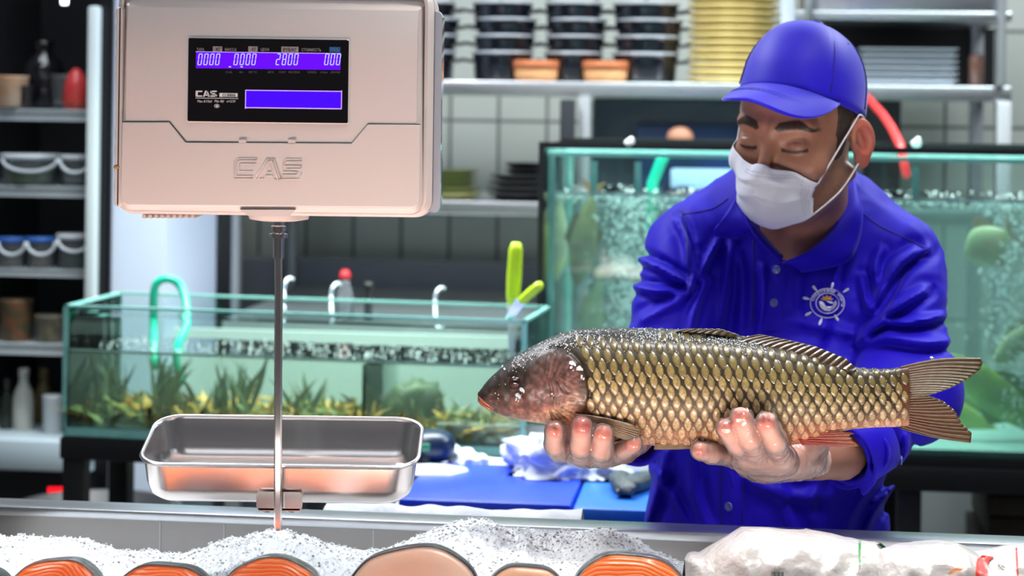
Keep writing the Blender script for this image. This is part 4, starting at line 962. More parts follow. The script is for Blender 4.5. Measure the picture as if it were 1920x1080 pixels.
# ---- crushed ice bed
ridge = [(-60, 992), (0, 994), (60, 1001), (140, 1001), (165, 1006), (190, 1015), (240, 1027), (300, 1029), (345, 1030), (385, 1022), (420, 1008), (470, 994), (520, 988), (560, 994), (600, 1008), (640, 1021), (700, 1027), (745, 1016), (800, 992), (840, 976), (880, 967), (920, 974), (950, 984), (965, 987), (985, 983), (1010, 992), (1050, 992), (1090, 990), (1115, 984), (1150, 990), (1180, 1000), (1200, 1008), (1225, 1028), (1260, 1042), (1300, 1056), (1400, 1064), (1980, 1072)]
rx, ryy = np.array(ridge, float).T
NI, NJ = 620, 150
A = np.zeros((NI, NJ, 3))
pxs = np.linspace(-70, 1990, NI)
ridge_y = np.interp(pxs, rx, ryy)
for i in range(NI):
    Yr = 2.31-0.09*(pxs[i]-960)/960*.55
    zr = P(pxs[i], ridge_y[i], Yr)[2]
    Yback = 2.42-.000118*(pxs[i]-960)*1.0-.006
    pt = P(pxs[i], ridge_y[i], 1.0); xd = pt[0]
    for j in range(NJ):
        t = 1-(1-j/(NJ-1))**1.5; Y = 1.38+(Yback-1.38)*t
        d = Y-Yr
        z = zr-.004-(.09*max(d, 0)/.1 if d > 0 else -0.03*d)
        if d < 0: z = zr-.004+.042*max(d, -.5)-.08*max(-d-.4, 0)
        x = xd*Yr
        n1 = mnoise.noise(Vector((x*16, Y*16, 0)))*.008; n2 = mnoise.noise(Vector((x*60, Y*60, 7)))*.0042
        n3 = abs(mnoise.noise(Vector((x*190, Y*190, 3))))*.0030
        A[i, j] = (x, Y, z+n1*min(1, abs(d)*12)+n2+n3)
ICE = mat('crushed_ice', (0.93, 0.96, 0.98), 0.30, spec=.5, sss=.6, sssr=(.02, .022, .024), bump=(260, .5, .003))
mb = MB().grid(A)
# loose crystals on the surface
bm = bmesh.new(); bmesh.ops.create_icosphere(bm, subdivisions=1, radius=1); ibv = np.array([q.co[:] for q in bm.verts]); ibf = [[q.index for q in ff.verts] for ff in bm.faces]; bm.free()
for _ in range(15000):
    i = random.randrange(NI); j = random.randrange(int(NJ*.30), NJ-8) 
    if random.random() < .35: j = random.randrange(int(NJ*.7), int(NJ*.86))
    s = random.uniform(.0008, .0024); R3 = Matrix.Rotation(random.uniform(0, 6), 3, 'X') @ Matrix.Rotation(random.uniform(0, 6), 3, 'Z')
    v = ibv*np.array([s, s*random.uniform(.4, 1), s*random.uniform(.3, .9)]); v = v @ np.array(R3).T
    mb.add(v+A[i, j]+np.array([0, 0, s*.4]), ibf)
iceo = obj('crushed_ice', mb, ICE, smooth=False)
tag(iceo, 'bed of crushed white ice filling the steel counter', 'ice', kind='stuff')
def ice_z(px_, Y):
    Yr = 2.31-0.09*(px_-960)/960*.55
    zr = float(P(px_, float(np.interp(px_, rx, ryy)), Yr)[2]); return zr-.004+.042*(Y-Yr)

# ---- fish steaks
def steak_mat(name, base, line, freq, dist):
    m = bpy.data.materials.new(name); m.use_nodes = True; nt = m.node_tree; b = nt.nodes['Principled BSDF']; L = nt.links
    tc = nt.nodes.new('ShaderNodeTexCoord'); n = nt.nodes.new('ShaderNodeTexNoise'); n.inputs['Scale'].default_value = 22; n.inputs['Detail'].default_value = 1
    L.new(tc.outputs['Object'], n.inputs[0]); mx = nt.nodes.new('ShaderNodeVectorMath'); mx.operation = 'MULTIPLY_ADD'; mx.inputs[1].default_value = (dist, dist, dist)
    mpp = nt.nodes.new('ShaderNodeMapping'); mpp.inputs['Location'].default_value = (0, 0, -.052); mpp.inputs['Scale'].default_value = (.75, 1, 1.1); L.new(tc.outputs['Object'], mpp.inputs[0]); L.new(n.outputs['Color'], mx.inputs[0]); L.new(mpp.outputs[0], mx.inputs[2])
    wv = nt.nodes.new('ShaderNodeTexWave'); wv.wave_type = 'RINGS'; wv.rings_direction = 'Y'; wv.inputs['Scale'].default_value = freq; wv.inputs['Distortion'].default_value = 1.2; wv.inputs['Detail Scale'].default_value = 2
    L.new(mx.outputs[0], wv.inputs[0])
    cr = nt.nodes.new('ShaderNodeValToRGB'); cr.color_ramp.elements[0].position = .0; cr.color_ramp.elements[0].color = (*line, 1); cr.color_ramp.elements[1].position = .22; cr.color_ramp.elements[1].color = (*base, 1)
    L.new(wv.outputs['Fac'], cr.inputs[0]); L.new(cr.outputs[0], b.inputs['Base Color'])
    b.inputs['Roughness'].default_value = .28; b.inputs['Subsurface Weight'].default_value = .15; b.inputs['Subsurface Radius'].default_value = (.008, .003, .002)
    bp = nt.nodes.new('ShaderNodeBump'); bp.inputs['Strength'].default_value = .3; bp.inputs['Distance'].default_value = .0015; L.new(wv.outputs['Fac'], bp.inputs['Height']); L.new(bp.outputs[0], b.inputs['Normal'])
    return m
SALM = steak_mat('salmon_flesh', (0.95, 0.17, 0.022), (0.92, 0.42, 0.20), 75, .014)
WFL = mat('white_flesh', (0.80, 0.52, 0.38), .3, nz=(16, .7, (.88, .66, .52)), sss=.2)
WFL2 = mat('pink_flesh', (0.72, 0.38, 0.22), .3, nz=(18, .7, (.85, .55, .38)), sss=.2)
SKIN = mat('silver_skin', (0.10, 0.11, 0.12), .22, .3, nz=(60, .8, (.42, .43, .45)))
SKIND = mat('dark_skin', (0.035, 0.035, 0.04), .28, nz=(50, .6, (.14, .14, .15)))
FAT = mat('pale_fat', (.72, .66, .62), .35)
def steak(x0, x1, ytop, Y, m, sk, label, cat, gp, tilt=.38, th=.035, asp=.78):
    xc = (x0+x1)/2; ct = P(xc, ytop, Y); w = (x1-x0)/F*Y/2; h = w*asp
    cz_ = ct[2]-h*math.cos(tilt)
    root = thing('fish_steak', (ct[0], Y, cz_-h), label, cat, gp)
    n = 56; ring = []
    for k in range(n):
        a = 2*math.pi*k/n; r = 1+.03*math.sin(3*a+xc)+.015*math.sin(7*a+xc)
        ring.append((math.copysign(abs(math.cos(a))**.92, math.cos(a))*w*r, math.copysign(abs(math.sin(a))**.95, math.sin(a))*h*r))
    ring = np.array(ring)
    ct_, st_ = math.cos(tilt), math.sin(tilt)
    def T3(u, v, d):        # face plane leaning back; d along the normal, away from the camera
        u, v = np.asarray(u), np.asarray(v)
        return np.stack([ct[0]+u+0*v, Y+(v-h)*st_+d*ct_, cz_+h*0+v*ct_-d*st_*.35], -1)
    A = [T3(ring[:, 0]*s, ring[:, 1]*s, d) for s, d in ((.02, -.0035), (.35, -.004), (.7, -.0032), (.88, -.0015), (.945, .0006), (.955, .004))]
    obj('flesh', MB().grid(np.array(A), closev=True), m, root)
    A = [T3(ring[:, 0]*s, ring[:, 1]*s, d) for s, d in ((.95, .0014), (.967, .0004), (.972, .003))]
    obj('fat_edge', MB().grid(np.array(A), closev=True), FAT, root)
    A = [T3(ring[:, 0]*s, ring[:, 1]*s, d) for s, d in ((.968, .001), (.99, -.0002), (1.0, .002), (1.012, th*.5), (1.0, th), (.9, th+.003), (.05, th+.003))]
    obj('skin', MB().grid(np.array(A), closev=True), sk, root)
    return root
Gs = 'salmon steaks in the ice'; Gw = 'white fish steaks in the ice'
steak(22, 190, 1047, 2.03, SALM, SKIN, 'orange salmon steak at the left end of the ice bed', 'fish steak', Gs)
steak(212, 405, 1056, 2.02, SALM, SKIND, 'orange salmon steak, second from the left, lowest in the ice', 'fish steak', Gs)
steak(412, 612, 1046, 2.04, SALM, SKIN, 'orange salmon steak directly under the hanging bar of the scale', 'fish steak', Gs)
steak(650, 905, 1024, 2.05, WFL, SKIND, 'large pale pink white-fish steak with black skin in the middle of the ice', 'fish steak', Gw)
steak(912, 1062, 1059, 2.02, WFL2, SKIND, 'small tan white-fish steak right of the large pale one', 'fish steak', Gw)
steak(1074, 1290, 1036, 2.05, SALM, SKIN, 'orange salmon steak beside the plastic packages, rightmost of the steaks', 'fish steak', Gs)
steak(-90, 14, 1066, 2.02, WFL2, SKIND, 'sliver of a brownish steak cut off by the left frame edge', 'fish steak', Gw)

hood = thing('light_baffle', CF.w((0, 1.70, 1.84)), 'white canopy board hanging above the customer side of the counter, out of the picture', 'canopy')  # unseen board added to block front light from the upper scale and face
obj('board', MB().box(-1.3, 1.3, 1.66, 1.69, 1.86, 2.35, CF, .004), WHITEP, hood, auto=40)
for x in (-1.1, 1.1): obj('hanger', MB().tube([CF.w((x, 1.675, 2.35)), CF.w((x, 1.675, 2.9))], .012, 12), STEEL, hood)
# salmon fillets nearer the customer side of the counter (below the picture, mirrored in the pan)
for k, (x, y) in enumerate(((-.60, 1.875), (-.43, 1.875), (-.26, 1.875), (-.09, 1.875), (.10, 1.875))):
    z = ice_z(960+x/1.7*F, y)+.004; A = []
    for u in np.linspace(-1, 1, 30):
        w_ = .078*(1-abs(u)**3)**.5+.001; row = []
        for t in np.linspace(0, 2*math.pi, 24, endpoint=False): row.append((x+w_*math.cos(t), y+.125*u, z+.008+.016*math.sin(t)*(1-u*u*.4)))
        A.append(row)
    tag(obj('salmon_fillet', MB().grid(np.array(A), closev=True), SALM), 'orange salmon fillet lying on the ice at the customer side, %s from the left' % ('first', 'second', 'third', 'fourth', 'fifth')[k], 'fish fillet', 'salmon fillets at the customer side')
# ---- plastic packages
PKW = mat('white_film', (0.66, 0.62, 0.59), .25, spec=.6, coat=.3, nz=(9, .4, (.78, .77, .75)), bump=(38, .7, .010))
def package(name, prof, Yc, dep, m, seed, zlow):
    """pillow bag: top outline given in pixels at depth Yc; a closed crumpled shell"""
    px_ = np.array([p[0] for p in prof], float); py_ = np.array([p[1] for p in prof], float)
    N = 120; M = 56; xs = np.linspace(px_[0], px_[-1], N); ys = np.interp(xs, px_, py_); A = np.zeros((N, M, 3))
    for i in range(N):
        top = P(xs[i], ys[i], Yc); e = math.sin(math.pi*min(max(i/(N-1), .0), 1))**.35
        H = (top[2]-zlow)
        for j in range(M):
            a = 2*math.pi*j/M; c_, s_ = math.cos(a), math.sin(a)
            rr = 1
            y = dep*.5*math.copysign(abs(c_)**.8, c_)*(.35+.65*e)
            z = zlow+H*(.5+.5*math.copysign(abs(s_)**.75, s_))
            p = Vector((top[0]*22, y*22+seed, z*22))
            cr = (1-abs(mnoise.noise(p*.55+Vector((seed, 0, 0))))*3)*.0085+(1-abs(mnoise.noise(p*1.5))*2.6)*.0036+(1-abs(mnoise.noise(p*3.6))*2)*.0012
            k = 1 if s_ < .9 else .35
            A[i, j] = (top[0]*(1+0), Yc+y-cr*(1 if c_ < 0 else -1)*1.3*min(1, abs(c_)*2), z+cr*k*.45*(.4 if s_ > .5 else 1))
    return A
prof1 = [(1284, 1049), (1296, 1040), (1315, 1044), (1336, 1028), (1362, 1012), (1395, 994), (1440, 993), (1500, 999), (1560, 1005), (1612, 1013), (1645, 1018), (1672, 1040), (1695, 1062), (1712, 1085)]
A1 = package('p', prof1, 2.08, .11, PKW, 3, 1.028)
pk = thing('plastic_package', (float(P(1490, 1040, 2.08)[0]), 2.08, 1.03), 'crumpled white plastic food bag with a thin green stripe, left of two bags', 'bag', 'plastic bags of frozen fish')
obj('bag', MB().grid(A1, closev=True), PKW, pk)
def decal(A, px0, px1, py0, py1, n=14, m=10, off=.0012, shape=None):
    """a thin printed patch lying on the front of a shell A, covering the pixel box"""
    flat = A[:, :, :].reshape(-1, 3); X, Y_ = proj(flat); out = np.zeros((n, m, 3)); front = flat[:, 1] < np.median(flat[:, 1])+.0
    fX, fY, fP = X[front], Y_[front], flat[front]
    for i in range(n):
        for j in range(m):
            x = px0+(px1-px0)*i/(n-1); y = py0+(py1-py0)*j/(m-1)
            if shape: x, y = shape(i/(n-1), j/(m-1))
            d = (fX-x)**2+(fY-y)**2; k = np.argsort(d)[:6]; wgt = 1/(d[k]+4); Yd = (fP[k, 1]*wgt).sum()/wgt.sum()
            out[i, j] = P(x, y, Yd-off)
    return out
GRN = mat('green_print', (.02, .30, .05), .35); DGR = mat('dark_green_print', (.02, .06, .02), .35); REDP = mat('red_print', (.75, .05, .03), .35); ORP = mat('salmon_print', (.85, .30, .12), .35); OLV = mat('pale_olive_print', (.60, .59, .50), .4, nz=(30, .6, (.72, .70, .6)))
obj('green_stripe', MB().grid(decal(A1, 1610, 1614, 1014, 1060, 3, 14, .004)), GRN, pk)
mb = MB()
for k_ in range(9): mb.grid(decal(A1, 1446+k_*2.6, 1447.2+k_*2.6+(k_ % 3)*.5, 1072, 1082, 2, 3, .004))
obj('bar_print', mb, DGR, pk)
def print_text(s, x0, x1, yb, h, Yd, m, par, name, rot=0.0, off=.0):
    v, f = text_mesh(s, 1.0, 0, .01); w0, w1 = v[:, 0].min(), v[:, 0].max()
    a = (v[:, 0]-w0)/(w1-w0)*(x1-x0); b = v[:, 1]/.72*h; c_, s_ = math.cos(rot), math.sin(rot)
    X = x0+a*c_-(-b)*s_*1.0; Yp = yb+a*s_-b*c_
    X = x0+a*c_+b*s_
    return obj(name, MB().add(PA(X, Yp, np.full(len(a), Yd)), f), m, par, smooth=False)
prof2 = [(1640, 1050), (1652, 1034), (1700, 1026), (1770, 1021), (1800, 1024), (1838, 1042), (1862, 1036), (1905, 1027), (1925, 1026), (1990, 1030)]
A2 = package('p', prof2, 2.05, .11, PKW, 11, 1.02)
pk2 = thing('plastic_package', (float(P(1800, 1040, 2.05)[0]), 2.05, 1.02), 'crumpled white plastic food bag with red ribbon print and green letters at the right edge', 'bag', 'plastic bags of frozen fish')
obj('bag', MB().grid(A2, closev=True), PKW, pk2)
obj('dark_green_band', MB().grid(decal(A1, 0, 0, 0, 0, 14, 4, .004, lambda u, v: (1643+26*u+9*v, 1021+22*u-3*v))), DGR, pk)
obj('red_ribbon', MB().grid(decal(A2, 0, 0, 0, 0, 8, 14, .004, lambda u, v: (1832+22*u+(10 if v < .18 else 0)*(1-v/.18)-3*v, 1041+42*v+(u*3)))), REDP, pk2)
obj('red_stripe', MB().grid(decal(A2, 0, 0, 0, 0, 3, 14, .004, lambda u, v: (1904+3*u+3*v, 1027+55*v))), REDP, pk2)
obj('salmon_picture', MB().grid(decal(A2, 0, 0, 0, 0, 10, 6, .004, lambda u, v: (1778+28*u, 1078-10*u-8*v*math.sin(math.pi*(u*.8+.1))))), ORP, pk2)
print_text('ИР', 1885, 1894, 1070, 15, 1.982, DGR, pk2, 'green_letters', rot=-1.35)
print_text('LON', 1838, 1862, 1074, 7, 1.980, PKW, pk2, 'ribbon_letters', rot=1.45)
# ================================================================ SIGNED-DISTANCE MODELLING TOOLS
def v3(p): return np.array(p, np.float32)
class G:
    def __init__(s, lo, hi, h):
        s.lo = np.array(lo, float); s.h = h; s.n = np.ceil((np.array(hi, float)-s.lo)/h).astype(int)+1
        ax = [(s.lo[i]+h*np.arange(s.n[i])).astype(np.float32) for i in range(3)]
        s.X, s.Y, s.Z = np.meshgrid(*ax, indexing='ij', sparse=True)
def smin(a, b, k):
    h = np.clip(.5+.5*(b-a)/k, 0, 1); return b+(a-b)*h-k*h*(1-h)
def smax(a, b, k): return -smin(-a, -b, k)
def ell(X, Y, Z, c, r, R=None):
    x, y, z = X-c[0], Y-c[1], Z-c[2]
    if R is not None:
        x, y, z = (R[0][0]*x+R[1][0]*y+R[2][0]*z), (R[0][1]*x+R[1][1]*y+R[2][1]*z), (R[0][2]*x+R[1][2]*y+R[2][2]*z)
    k0 = np.sqrt((x/r[0])**2+(y/r[1])**2+(z/r[2])**2); k1 = np.sqrt((x/r[0]**2)**2+(y/r[1]**2)**2+(z/r[2]**2)**2)
    return k0*(k0-1)/np.maximum(k1, 1e-6)
def cap(X, Y, Z, a, b, ra, rb=None):
    rb = ra if rb is None else rb; a = v3(a); b = v3(b); d = b-a; L2 = float((d*d).sum())+1e-12
    x, y, z = X-a[0], Y-a[1], Z-a[2]; t = np.clip((x*d[0]+y*d[1]+z*d[2])/L2, 0, 1)
    return np.sqrt((x-t*d[0])**2+(y-t*d[1])**2+(z-t*d[2])**2)-(ra+(rb-ra)*t)
def nets(V, lo, h):
    nx, ny, nz = V.shape; S = V < 0
    cx = np.zeros((nx-1, ny-1, nz-1), np.uint8)
    for i in (0, 1):
        for j in (0, 1):
            for k in (0, 1): cx += S[i:nx-1+i, j:ny-1+j, k:nz-1+k]
    act = (cx > 0) & (cx < 8); idx = -np.ones(act.shape, np.int64); cells = np.argwhere(act); idx[act] = np.arange(len(cells))
    ci, cj, ck = cells.T; acc = np.zeros((len(cells), 3)); cnt = np.zeros(len(cells))
    def val(a, b, c): return V[ci+a, cj+b, ck+c]
    for a0, a1 in (((0,0,0),(1,0,0)),((0,1,0),(1,1,0)),((0,0,1),(1,0,1)),((0,1,1),(1,1,1)),((0,0,0),(0,1,0)),((1,0,0),(1,1,0)),((0,0,1),(0,1,1)),((1,0,1),(1,1,1)),((0,0,0),(0,0,1)),((1,0,0),(1,0,1)),((0,1,0),(0,1,1)),((1,1,0),(1,1,1))):
        u, w_ = val(*a0), val(*a1); m = (u < 0) != (w_ < 0); t = np.where(m, u/np.where(m, u-w_, 1), 0)
        p = np.array(a0)[None]+(np.array(a1)-np.array(a0))[None]*t[:, None]
        acc += p*m[:, None]; cnt += m
    vs = np.array(lo)+(cells+acc/cnt[:, None])*h
    F_ = []
    for ax in range(3):
        o1, o2 = (ax+1) % 3, (ax+2) % 3
        sl0 = [slice(None)]*3; sl1 = [slice(None)]*3; sl0[ax] = slice(0, -1); sl1[ax] = slice(1, None)
        A_, B_ = S[tuple(sl0)], S[tuple(sl1)]; e = np.argwhere(A_ != B_)
        m = (e[:, o1] > 0) & (e[:, o2] > 0) & (e[:, o1] < V.shape[o1]-1) & (e[:, o2] < V.shape[o2]-1); e = e[m]
        fl_ = A_[tuple(e.T)]
        q = []
        for d1, d2 in ((1, 1), (0, 1), (0, 0), (1, 0)):
            c_ = e.copy(); c_[:, o1] -= d1; c_[:, o2] -= d2; q.append(idx[tuple(c_.T)])
        q = np.stack(q, 1); q[~fl_] = q[~fl_][:, ::-1]; F_.append(q)
    F_ = np.concatenate(F_); F_ = F_[(F_ >= 0).all(1)]
    return vs, F_
def vnoise(p, seed=0):
    """smooth value noise on an (n,3) array"""
    p = np.asarray(p, np.float64); i = np.floor(p).astype(np.int64); f = p-i; f = f*f*(3-2*f); r = 0
    for a in (0, 1):
        for b in (0, 1):
            for c in (0, 1):
                q = i+np.array([a, b, c]); hh = (q[:, 0]*374761393+q[:, 1]*668265263+q[:, 2]*2147483647+seed*1274126177) & 0xffffffff
                hh = ((hh ^ (hh >> 13))*1274126177) & 0xffffffff; hh = (hh ^ (hh >> 16)) & 0xffff
                r = r+hh/32767.5*((f[:, 0] if a else 1-f[:, 0])*(f[:, 1] if b else 1-f[:, 1])*(f[:, 2] if c else 1-f[:, 2]))
    return r-1
from mathutils.bvhtree import BVHTree
def bvh(v, f): return BVHTree.FromPolygons([tuple(q) for q in v], [tuple(int(i) for i in q) for q in f])
def hit(tree, px, py, default=2.5):
    """depth of the surface seen at a pixel, from any camera: an ordinary ray against the built mesh"""
    d = P(px, py, 1.0)-Vector((0, 0, CAMZ)); r = tree.ray_cast(Vector((0, 0, CAMZ)), d.normalized())
    return r[0].y if r[0] is not None else default

# ================================================================ THE SELLER
HO = np.array(P(1497, 243, 2.56))
hr = (Matrix.Rotation(math.radians(5), 3, 'Y') @ Matrix.Rotation(math.radians(-32), 3, 'Z') @ Matrix.Rotation(math.radians(15), 3, 'X'))
HR = np.array(hr); HS = .97
def h2w(p): return (np.asarray(p, float)*HS) @ HR.T + HO
def w2h(p): return ((np.asarray(p, float)-HO) @ HR)/HS
NB = P(1503, 492, 2.665)           # base of the neck
CH = P(1468, 500, 2.655)
def head_sdf(X, Y, Z):
    x = (X-HO[0])/HS; y = (Y-HO[1])/HS; z = (Z-HO[2])/HS
    lx = x*HR[0, 0]+y*HR[1, 0]+z*HR[2, 0]; ly = x*HR[0, 1]+y*HR[1, 1]+z*HR[2, 1]; lz = x*HR[0, 2]+y*HR[1, 2]+z*HR[2, 2]
    a = np.abs(lx)
    d = ell(lx, ly, lz, (0, .012, .035), (.076, .096, .088))
    d = smin(d, ell(lx, ly, lz, (0, -.028, -.015), (.064, .068, .088)), .02)
    d = smin(d, ell(lx, ly, lz, (0, -.036, -.072), (.052, .050, .042)), .02)
    d = smin(d, ell(lx, ly, lz, (0, -.074, -.098), (.022, .017, .017)), .018)
    d = smin(d, cap(a, ly, lz, (.064, .012, -.055), (.034, -.058, -.096), .012), .022)     # jaw line
    d = smin(d, cap(a, ly, lz, (.006, -.0885, .0235), (.046, -.070, .0235), .0085, .007), .014)  # brow
    d = smin(d, ell(a, ly, lz, (.044, -.063, -.030), (.020, .018, .018)), .022)          # cheek
    d = smax(d, -ell(a, ly, lz, (.033, -.104, .000), (.020, .018, .0135)), .012)          # sockets
    d = smin(d, ell(a, ly, lz, (.0325, -.0765, -.0005), (.0148, .0130, .0125)), .004)     # lidded eyes
    d = smax(d, -cap(a, ly, lz, (.021, -.0905, -.0065), (.045, -.0835, -.0065), .0012), .0015)
    d = smax(d, -cap(a, ly, lz, (.020, -.0915, .0075), (.047, -.083, .0065), .0012), .002)
    d = smin(d, cap(lx, ly, lz, (0, -.090, .012), (0, -.112, -.030), .0065, .0085), .010)  # nose
    d = smin(d, ell(lx, ly, lz, (0, -.1125, -.034), (.0115, .011, .0098)), .007)
    d = smin(d, ell(a, ly, lz, (.0125, -.100, -.0375), (.0072, .009, .0075)), .006)
    d = smin(d, cap(a, ly, lz, (0, -.0935, -.066), (.018, -.086, -.067), .007), .008)
    # ear: a tilted bowl with rim and lobe
    ce, se = math.cos(.28), math.sin(.28)
    ey = (ly-.014); ez = (lz+.010); ry_ = ey*ce-ez*se*-1; rz_ = -ey*se+ez*ce
    ox = a-.0785-.48*np.maximum(ey+.012, 0)
    e = ell(ox, ry_, rz_, (0, 0, .004), (.0085, .0185, .0290))
    e = smin(e, ell(ox, ry_, rz_, (-.002, -.006, -.026), (.006, .010, .012)), .008)
    e = smax(e, -ell(ox, ry_, rz_, (.0092, -.0035, .002), (.0105, .0125, .0195)), .002)
    e = smin(e, cap(ox, ry_, rz_, (.002, -.004, .014), (.001, -.001, -.008), .0024), .004)
    e = smin(e, ell(ox, ry_, rz_, (.001, -.0125, -.006), (.004, .004, .006)), .003)
    d = smin(d, e, .006)
    return d, (lx, ly, lz)
g = G(HO+np.array([-.115, -.15, -.27]), HO+np.array([.115, .16, .13]), .00165)
D, (lx, ly, lz) = head_sdf(g.X, g.Y, g.Z)
nk = cap(g.X, g.Y, g.Z, h2w((0, .028, -.050)), NB, .053, .060)
nk = smin(nk, cap(g.X, g.Y, g.Z, h2w((0, .0, -.09)), CH, .036, .036), .03)
D = smin(D, nk, .018)
hv, hf = nets(D, g.lo, g.h); del D, nk, lx, ly, lz, g
L = w2h(hv)
# skin colour: stubble, brows, lips; ear and nose redness is light put into colour
sk = np.array([.30, .135, .085]); col = np.tile(sk, (len(hv), 1))
def blend(col, m, c): return col*(1-m[:, None])+np.array(c)[None]*m[:, None]
def sstep(a, b, x): t = np.clip((x-a)/(b-a), 0, 1); return t*t*(3-2*t)
ax_ = np.abs(L[:, 0]); nz_ = vnoise(L*60, 1)*.5+vnoise(L*170, 2)*.5; fine = vnoise(L*700, 5)
col = col*(1+.10*nz_[:, None])
stub = sstep(-.030, -.055, L[:, 2])*sstep(-.125, -.105, L[:, 2])*sstep(.045, .015, L[:, 1])
stub = np.maximum(stub, sstep(.050, .064, ax_)*sstep(.0, -.03, L[:, 2])*sstep(.035, .01, L[:, 1])*sstep(-.07, -.04, L[:, 1]))
col = blend(col, np.clip(stub*(.45+.25*fine), 0, .7), (.10, .065, .05))
brz = .0245+.004*np.sin((ax_-.012)/.045*3.0)-.006*sstep(.036, .056, ax_)
bw_ = .0062*sstep(.010, .016, ax_)*(1-.55*sstep(.035, .057, ax_))
brow = sstep(1.15, .75, np.abs(L[:, 2]-brz)/np.maximum(bw_, 1e-4))*(L[:, 1] < -.045)*sstep(.060, .054, ax_)
col = blend(col, np.clip(brow*(.93+.1*fine), 0, 1), (.012, .008, .006))
lash = sstep(.0032, .0014, np.abs(L[:, 2]+.0072-.010*((ax_-.033)/.018)**2*.28))*(np.abs(ax_-.033) < .0155)*(L[:, 1] < -.07)
col = blend(col, lash*.92, (.015, .01, .008))
lid = sstep(.016, .004, np.hypot(ax_-.033, (L[:, 2]-.001)*1.5))*(L[:, 1] < -.06); col = blend(col, lid*.35, (.22, .10, .08))
ear = sstep(.078, .086, ax_); col = blend(col, ear*.75, (.55, .13, .09))
nose = sstep(.02, .006, np.hypot(L[:, 0], L[:, 2]+.032))*(L[:, 1] < -.09); col = blend(col, nose*.45, (.52, .17, .11))
SKINM = mat('skin', (.35, .165, .105), .42, spec=.4, sss=.12, sssr=(.006, .002, .001), attr=True, bump=(900, .12, .0006))

# ---- hands
YFc = 2.215
def hand(chains, palm, lo, hi, baggy=(), h=.00125):
    g = G(lo, hi, h); D = None
    for ch in chains:
        d = None
        pts = [(np.array(P(*q[:3])), q[3]) for q in ch]
        for (a, ra), (b, rb) in zip(pts[:-1], pts[1:]):
            c_ = cap(g.X, g.Y, g.Z, a, b, ra, rb); d = c_ if d is None else smin(d, c_, .0022)
        D = d if D is None else smin(D, d, .0028)
    for a, b, ra, rb in palm: D = smin(D, cap(g.X, g.Y, g.Z, P(*a), P(*b), ra, rb), .014)
    v, f = nets(D, g.lo, h)
    W = D.copy()
    for a, b, ra, rb in baggy: W = smin(W, cap(g.X, g.Y, g.Z, P(*a), P(*b), ra, rb), .012)
    # film of the glove: 1.3 mm outside the skin, wrinkled
    XX, YY, ZZ = np.broadcast_arrays(g.X, g.Y, g.Z)
    near = np.abs(W-.0015) < .006; q = np.stack([XX[near], YY[near], ZZ[near]], -1)
    wr = (1-np.abs(vnoise(q*np.array([150, 110, 90]), 4))*2.0)*.0007+(1-np.abs(vnoise(q*np.array([330, 300, 330]), 9))*2.0)*.0004
    W[near] -= wr.astype(np.float32)
    gv, gf = nets(W-.0016, g.lo, h)
    return v, f, gv, gf, D
r_ = .0108
LCH = [[(1078, 846, 2.30, .0105), (1050, 846, 2.235, .0105), (1041, 834, 2.185, .0103), (1040, 808, 2.166, .0092)],
       [(1106, 852, 2.30, .011), (1091, 853, 2.225, .011), (1089, 836, 2.172, .0108), (1091, 800, 2.156, .0102)],
       [(1138, 854, 2.30, .011), (1130, 856, 2.225, .011), (1128, 842, 2.172, .011), (1131, 815, 2.157, .0102)],
       [(1160, 850, 2.30, .010), (1158, 848, 2.235, .0098), (1172, 842, 2.190, .0095), (1188, 832, 2.170, .0086)],
       [(1085, 850, 2.33, .013), (1058, 815, 2.30, .012), (1050, 775, 2.275, .010)]]
LP = [((1085, 862, 2.32), (1150, 862, 2.33), .016, .015), ((1108, 860, 2.31), (1160, 842, 2.36), .019, .020), ((1095, 852, 2.26), (1140, 854, 2.27), .009, .009), ((1150, 846, 2.35), (1190, 815, 2.40), .022, .024)]
lv, lf, lgv, lgf, _ = hand(LCH, LP, (P(1015, 500, 2.16)[0], 2.125, P(1100, 895, 2.16)[2]-.01), (P(1215, 500, 2.45)[0]+.01, 2.45, P(1100, 755, 2.2)[2]), baggy=[((1060, 848, 2.20), (1150, 852, 2.21), .0085, .0085)])
RCH = [[(1400, 868, 2.28, .011), (1362, 852, 2.225, .0105), (1334, 850, 2.185, .0098), (1312, 845, 2.172, .0088)],
       [(1424, 868, 2.27, .0115), (1402, 856, 2.205, .0112), (1382, 832, 2.165, .0108), (1360, 803, 2.146, .0095)],
       [(1448, 868, 2.265, .012), (1420, 856, 2.195, .012), (1404, 822, 2.152, .0118), (1389, 782, 2.142, .0105)],
       [(1472, 862, 2.265, .0122), (1462, 850, 2.195, .012), (1452, 826, 2.156, .0118), (1437, 793, 2.144, .0108)],
       [(1500, 860, 2.31, .014), (1530, 830, 2.29, .0125), (1540, 795, 2.28, .010)]]
RP_ = [((1415, 874, 2.28), (1490, 868, 2.28), .014, .014), ((1440, 872, 2.27), (1512, 860, 2.345), .017, .021), ((1400, 862, 2.22), (1465, 862, 2.215), .009, .0095), ((1500, 866, 2.33), (1560, 850, 2.42), .025, .028)]
rv, rf, rgv, rgf, _ = hand(RCH, RP_, (P(1285, 500, 2.16)[0], 2.115, P(1100, 915, 2.16)[2]-.015), (P(1575, 500, 2.45)[0]+.01, 2.45, P(1100, 745, 2.2)[2]), baggy=[((1395, 866, 2.20), (1475, 870, 2.205), .011, .011), ((1430, 872, 2.23), (1510, 858, 2.28), .018, .022)])
def cut(v, f, keep):
    f = f[keep[f].all(1)]; used = np.unique(f); mp_ = -np.ones(len(v), int); mp_[used] = np.arange(len(used)); return v[used], mp_[f]
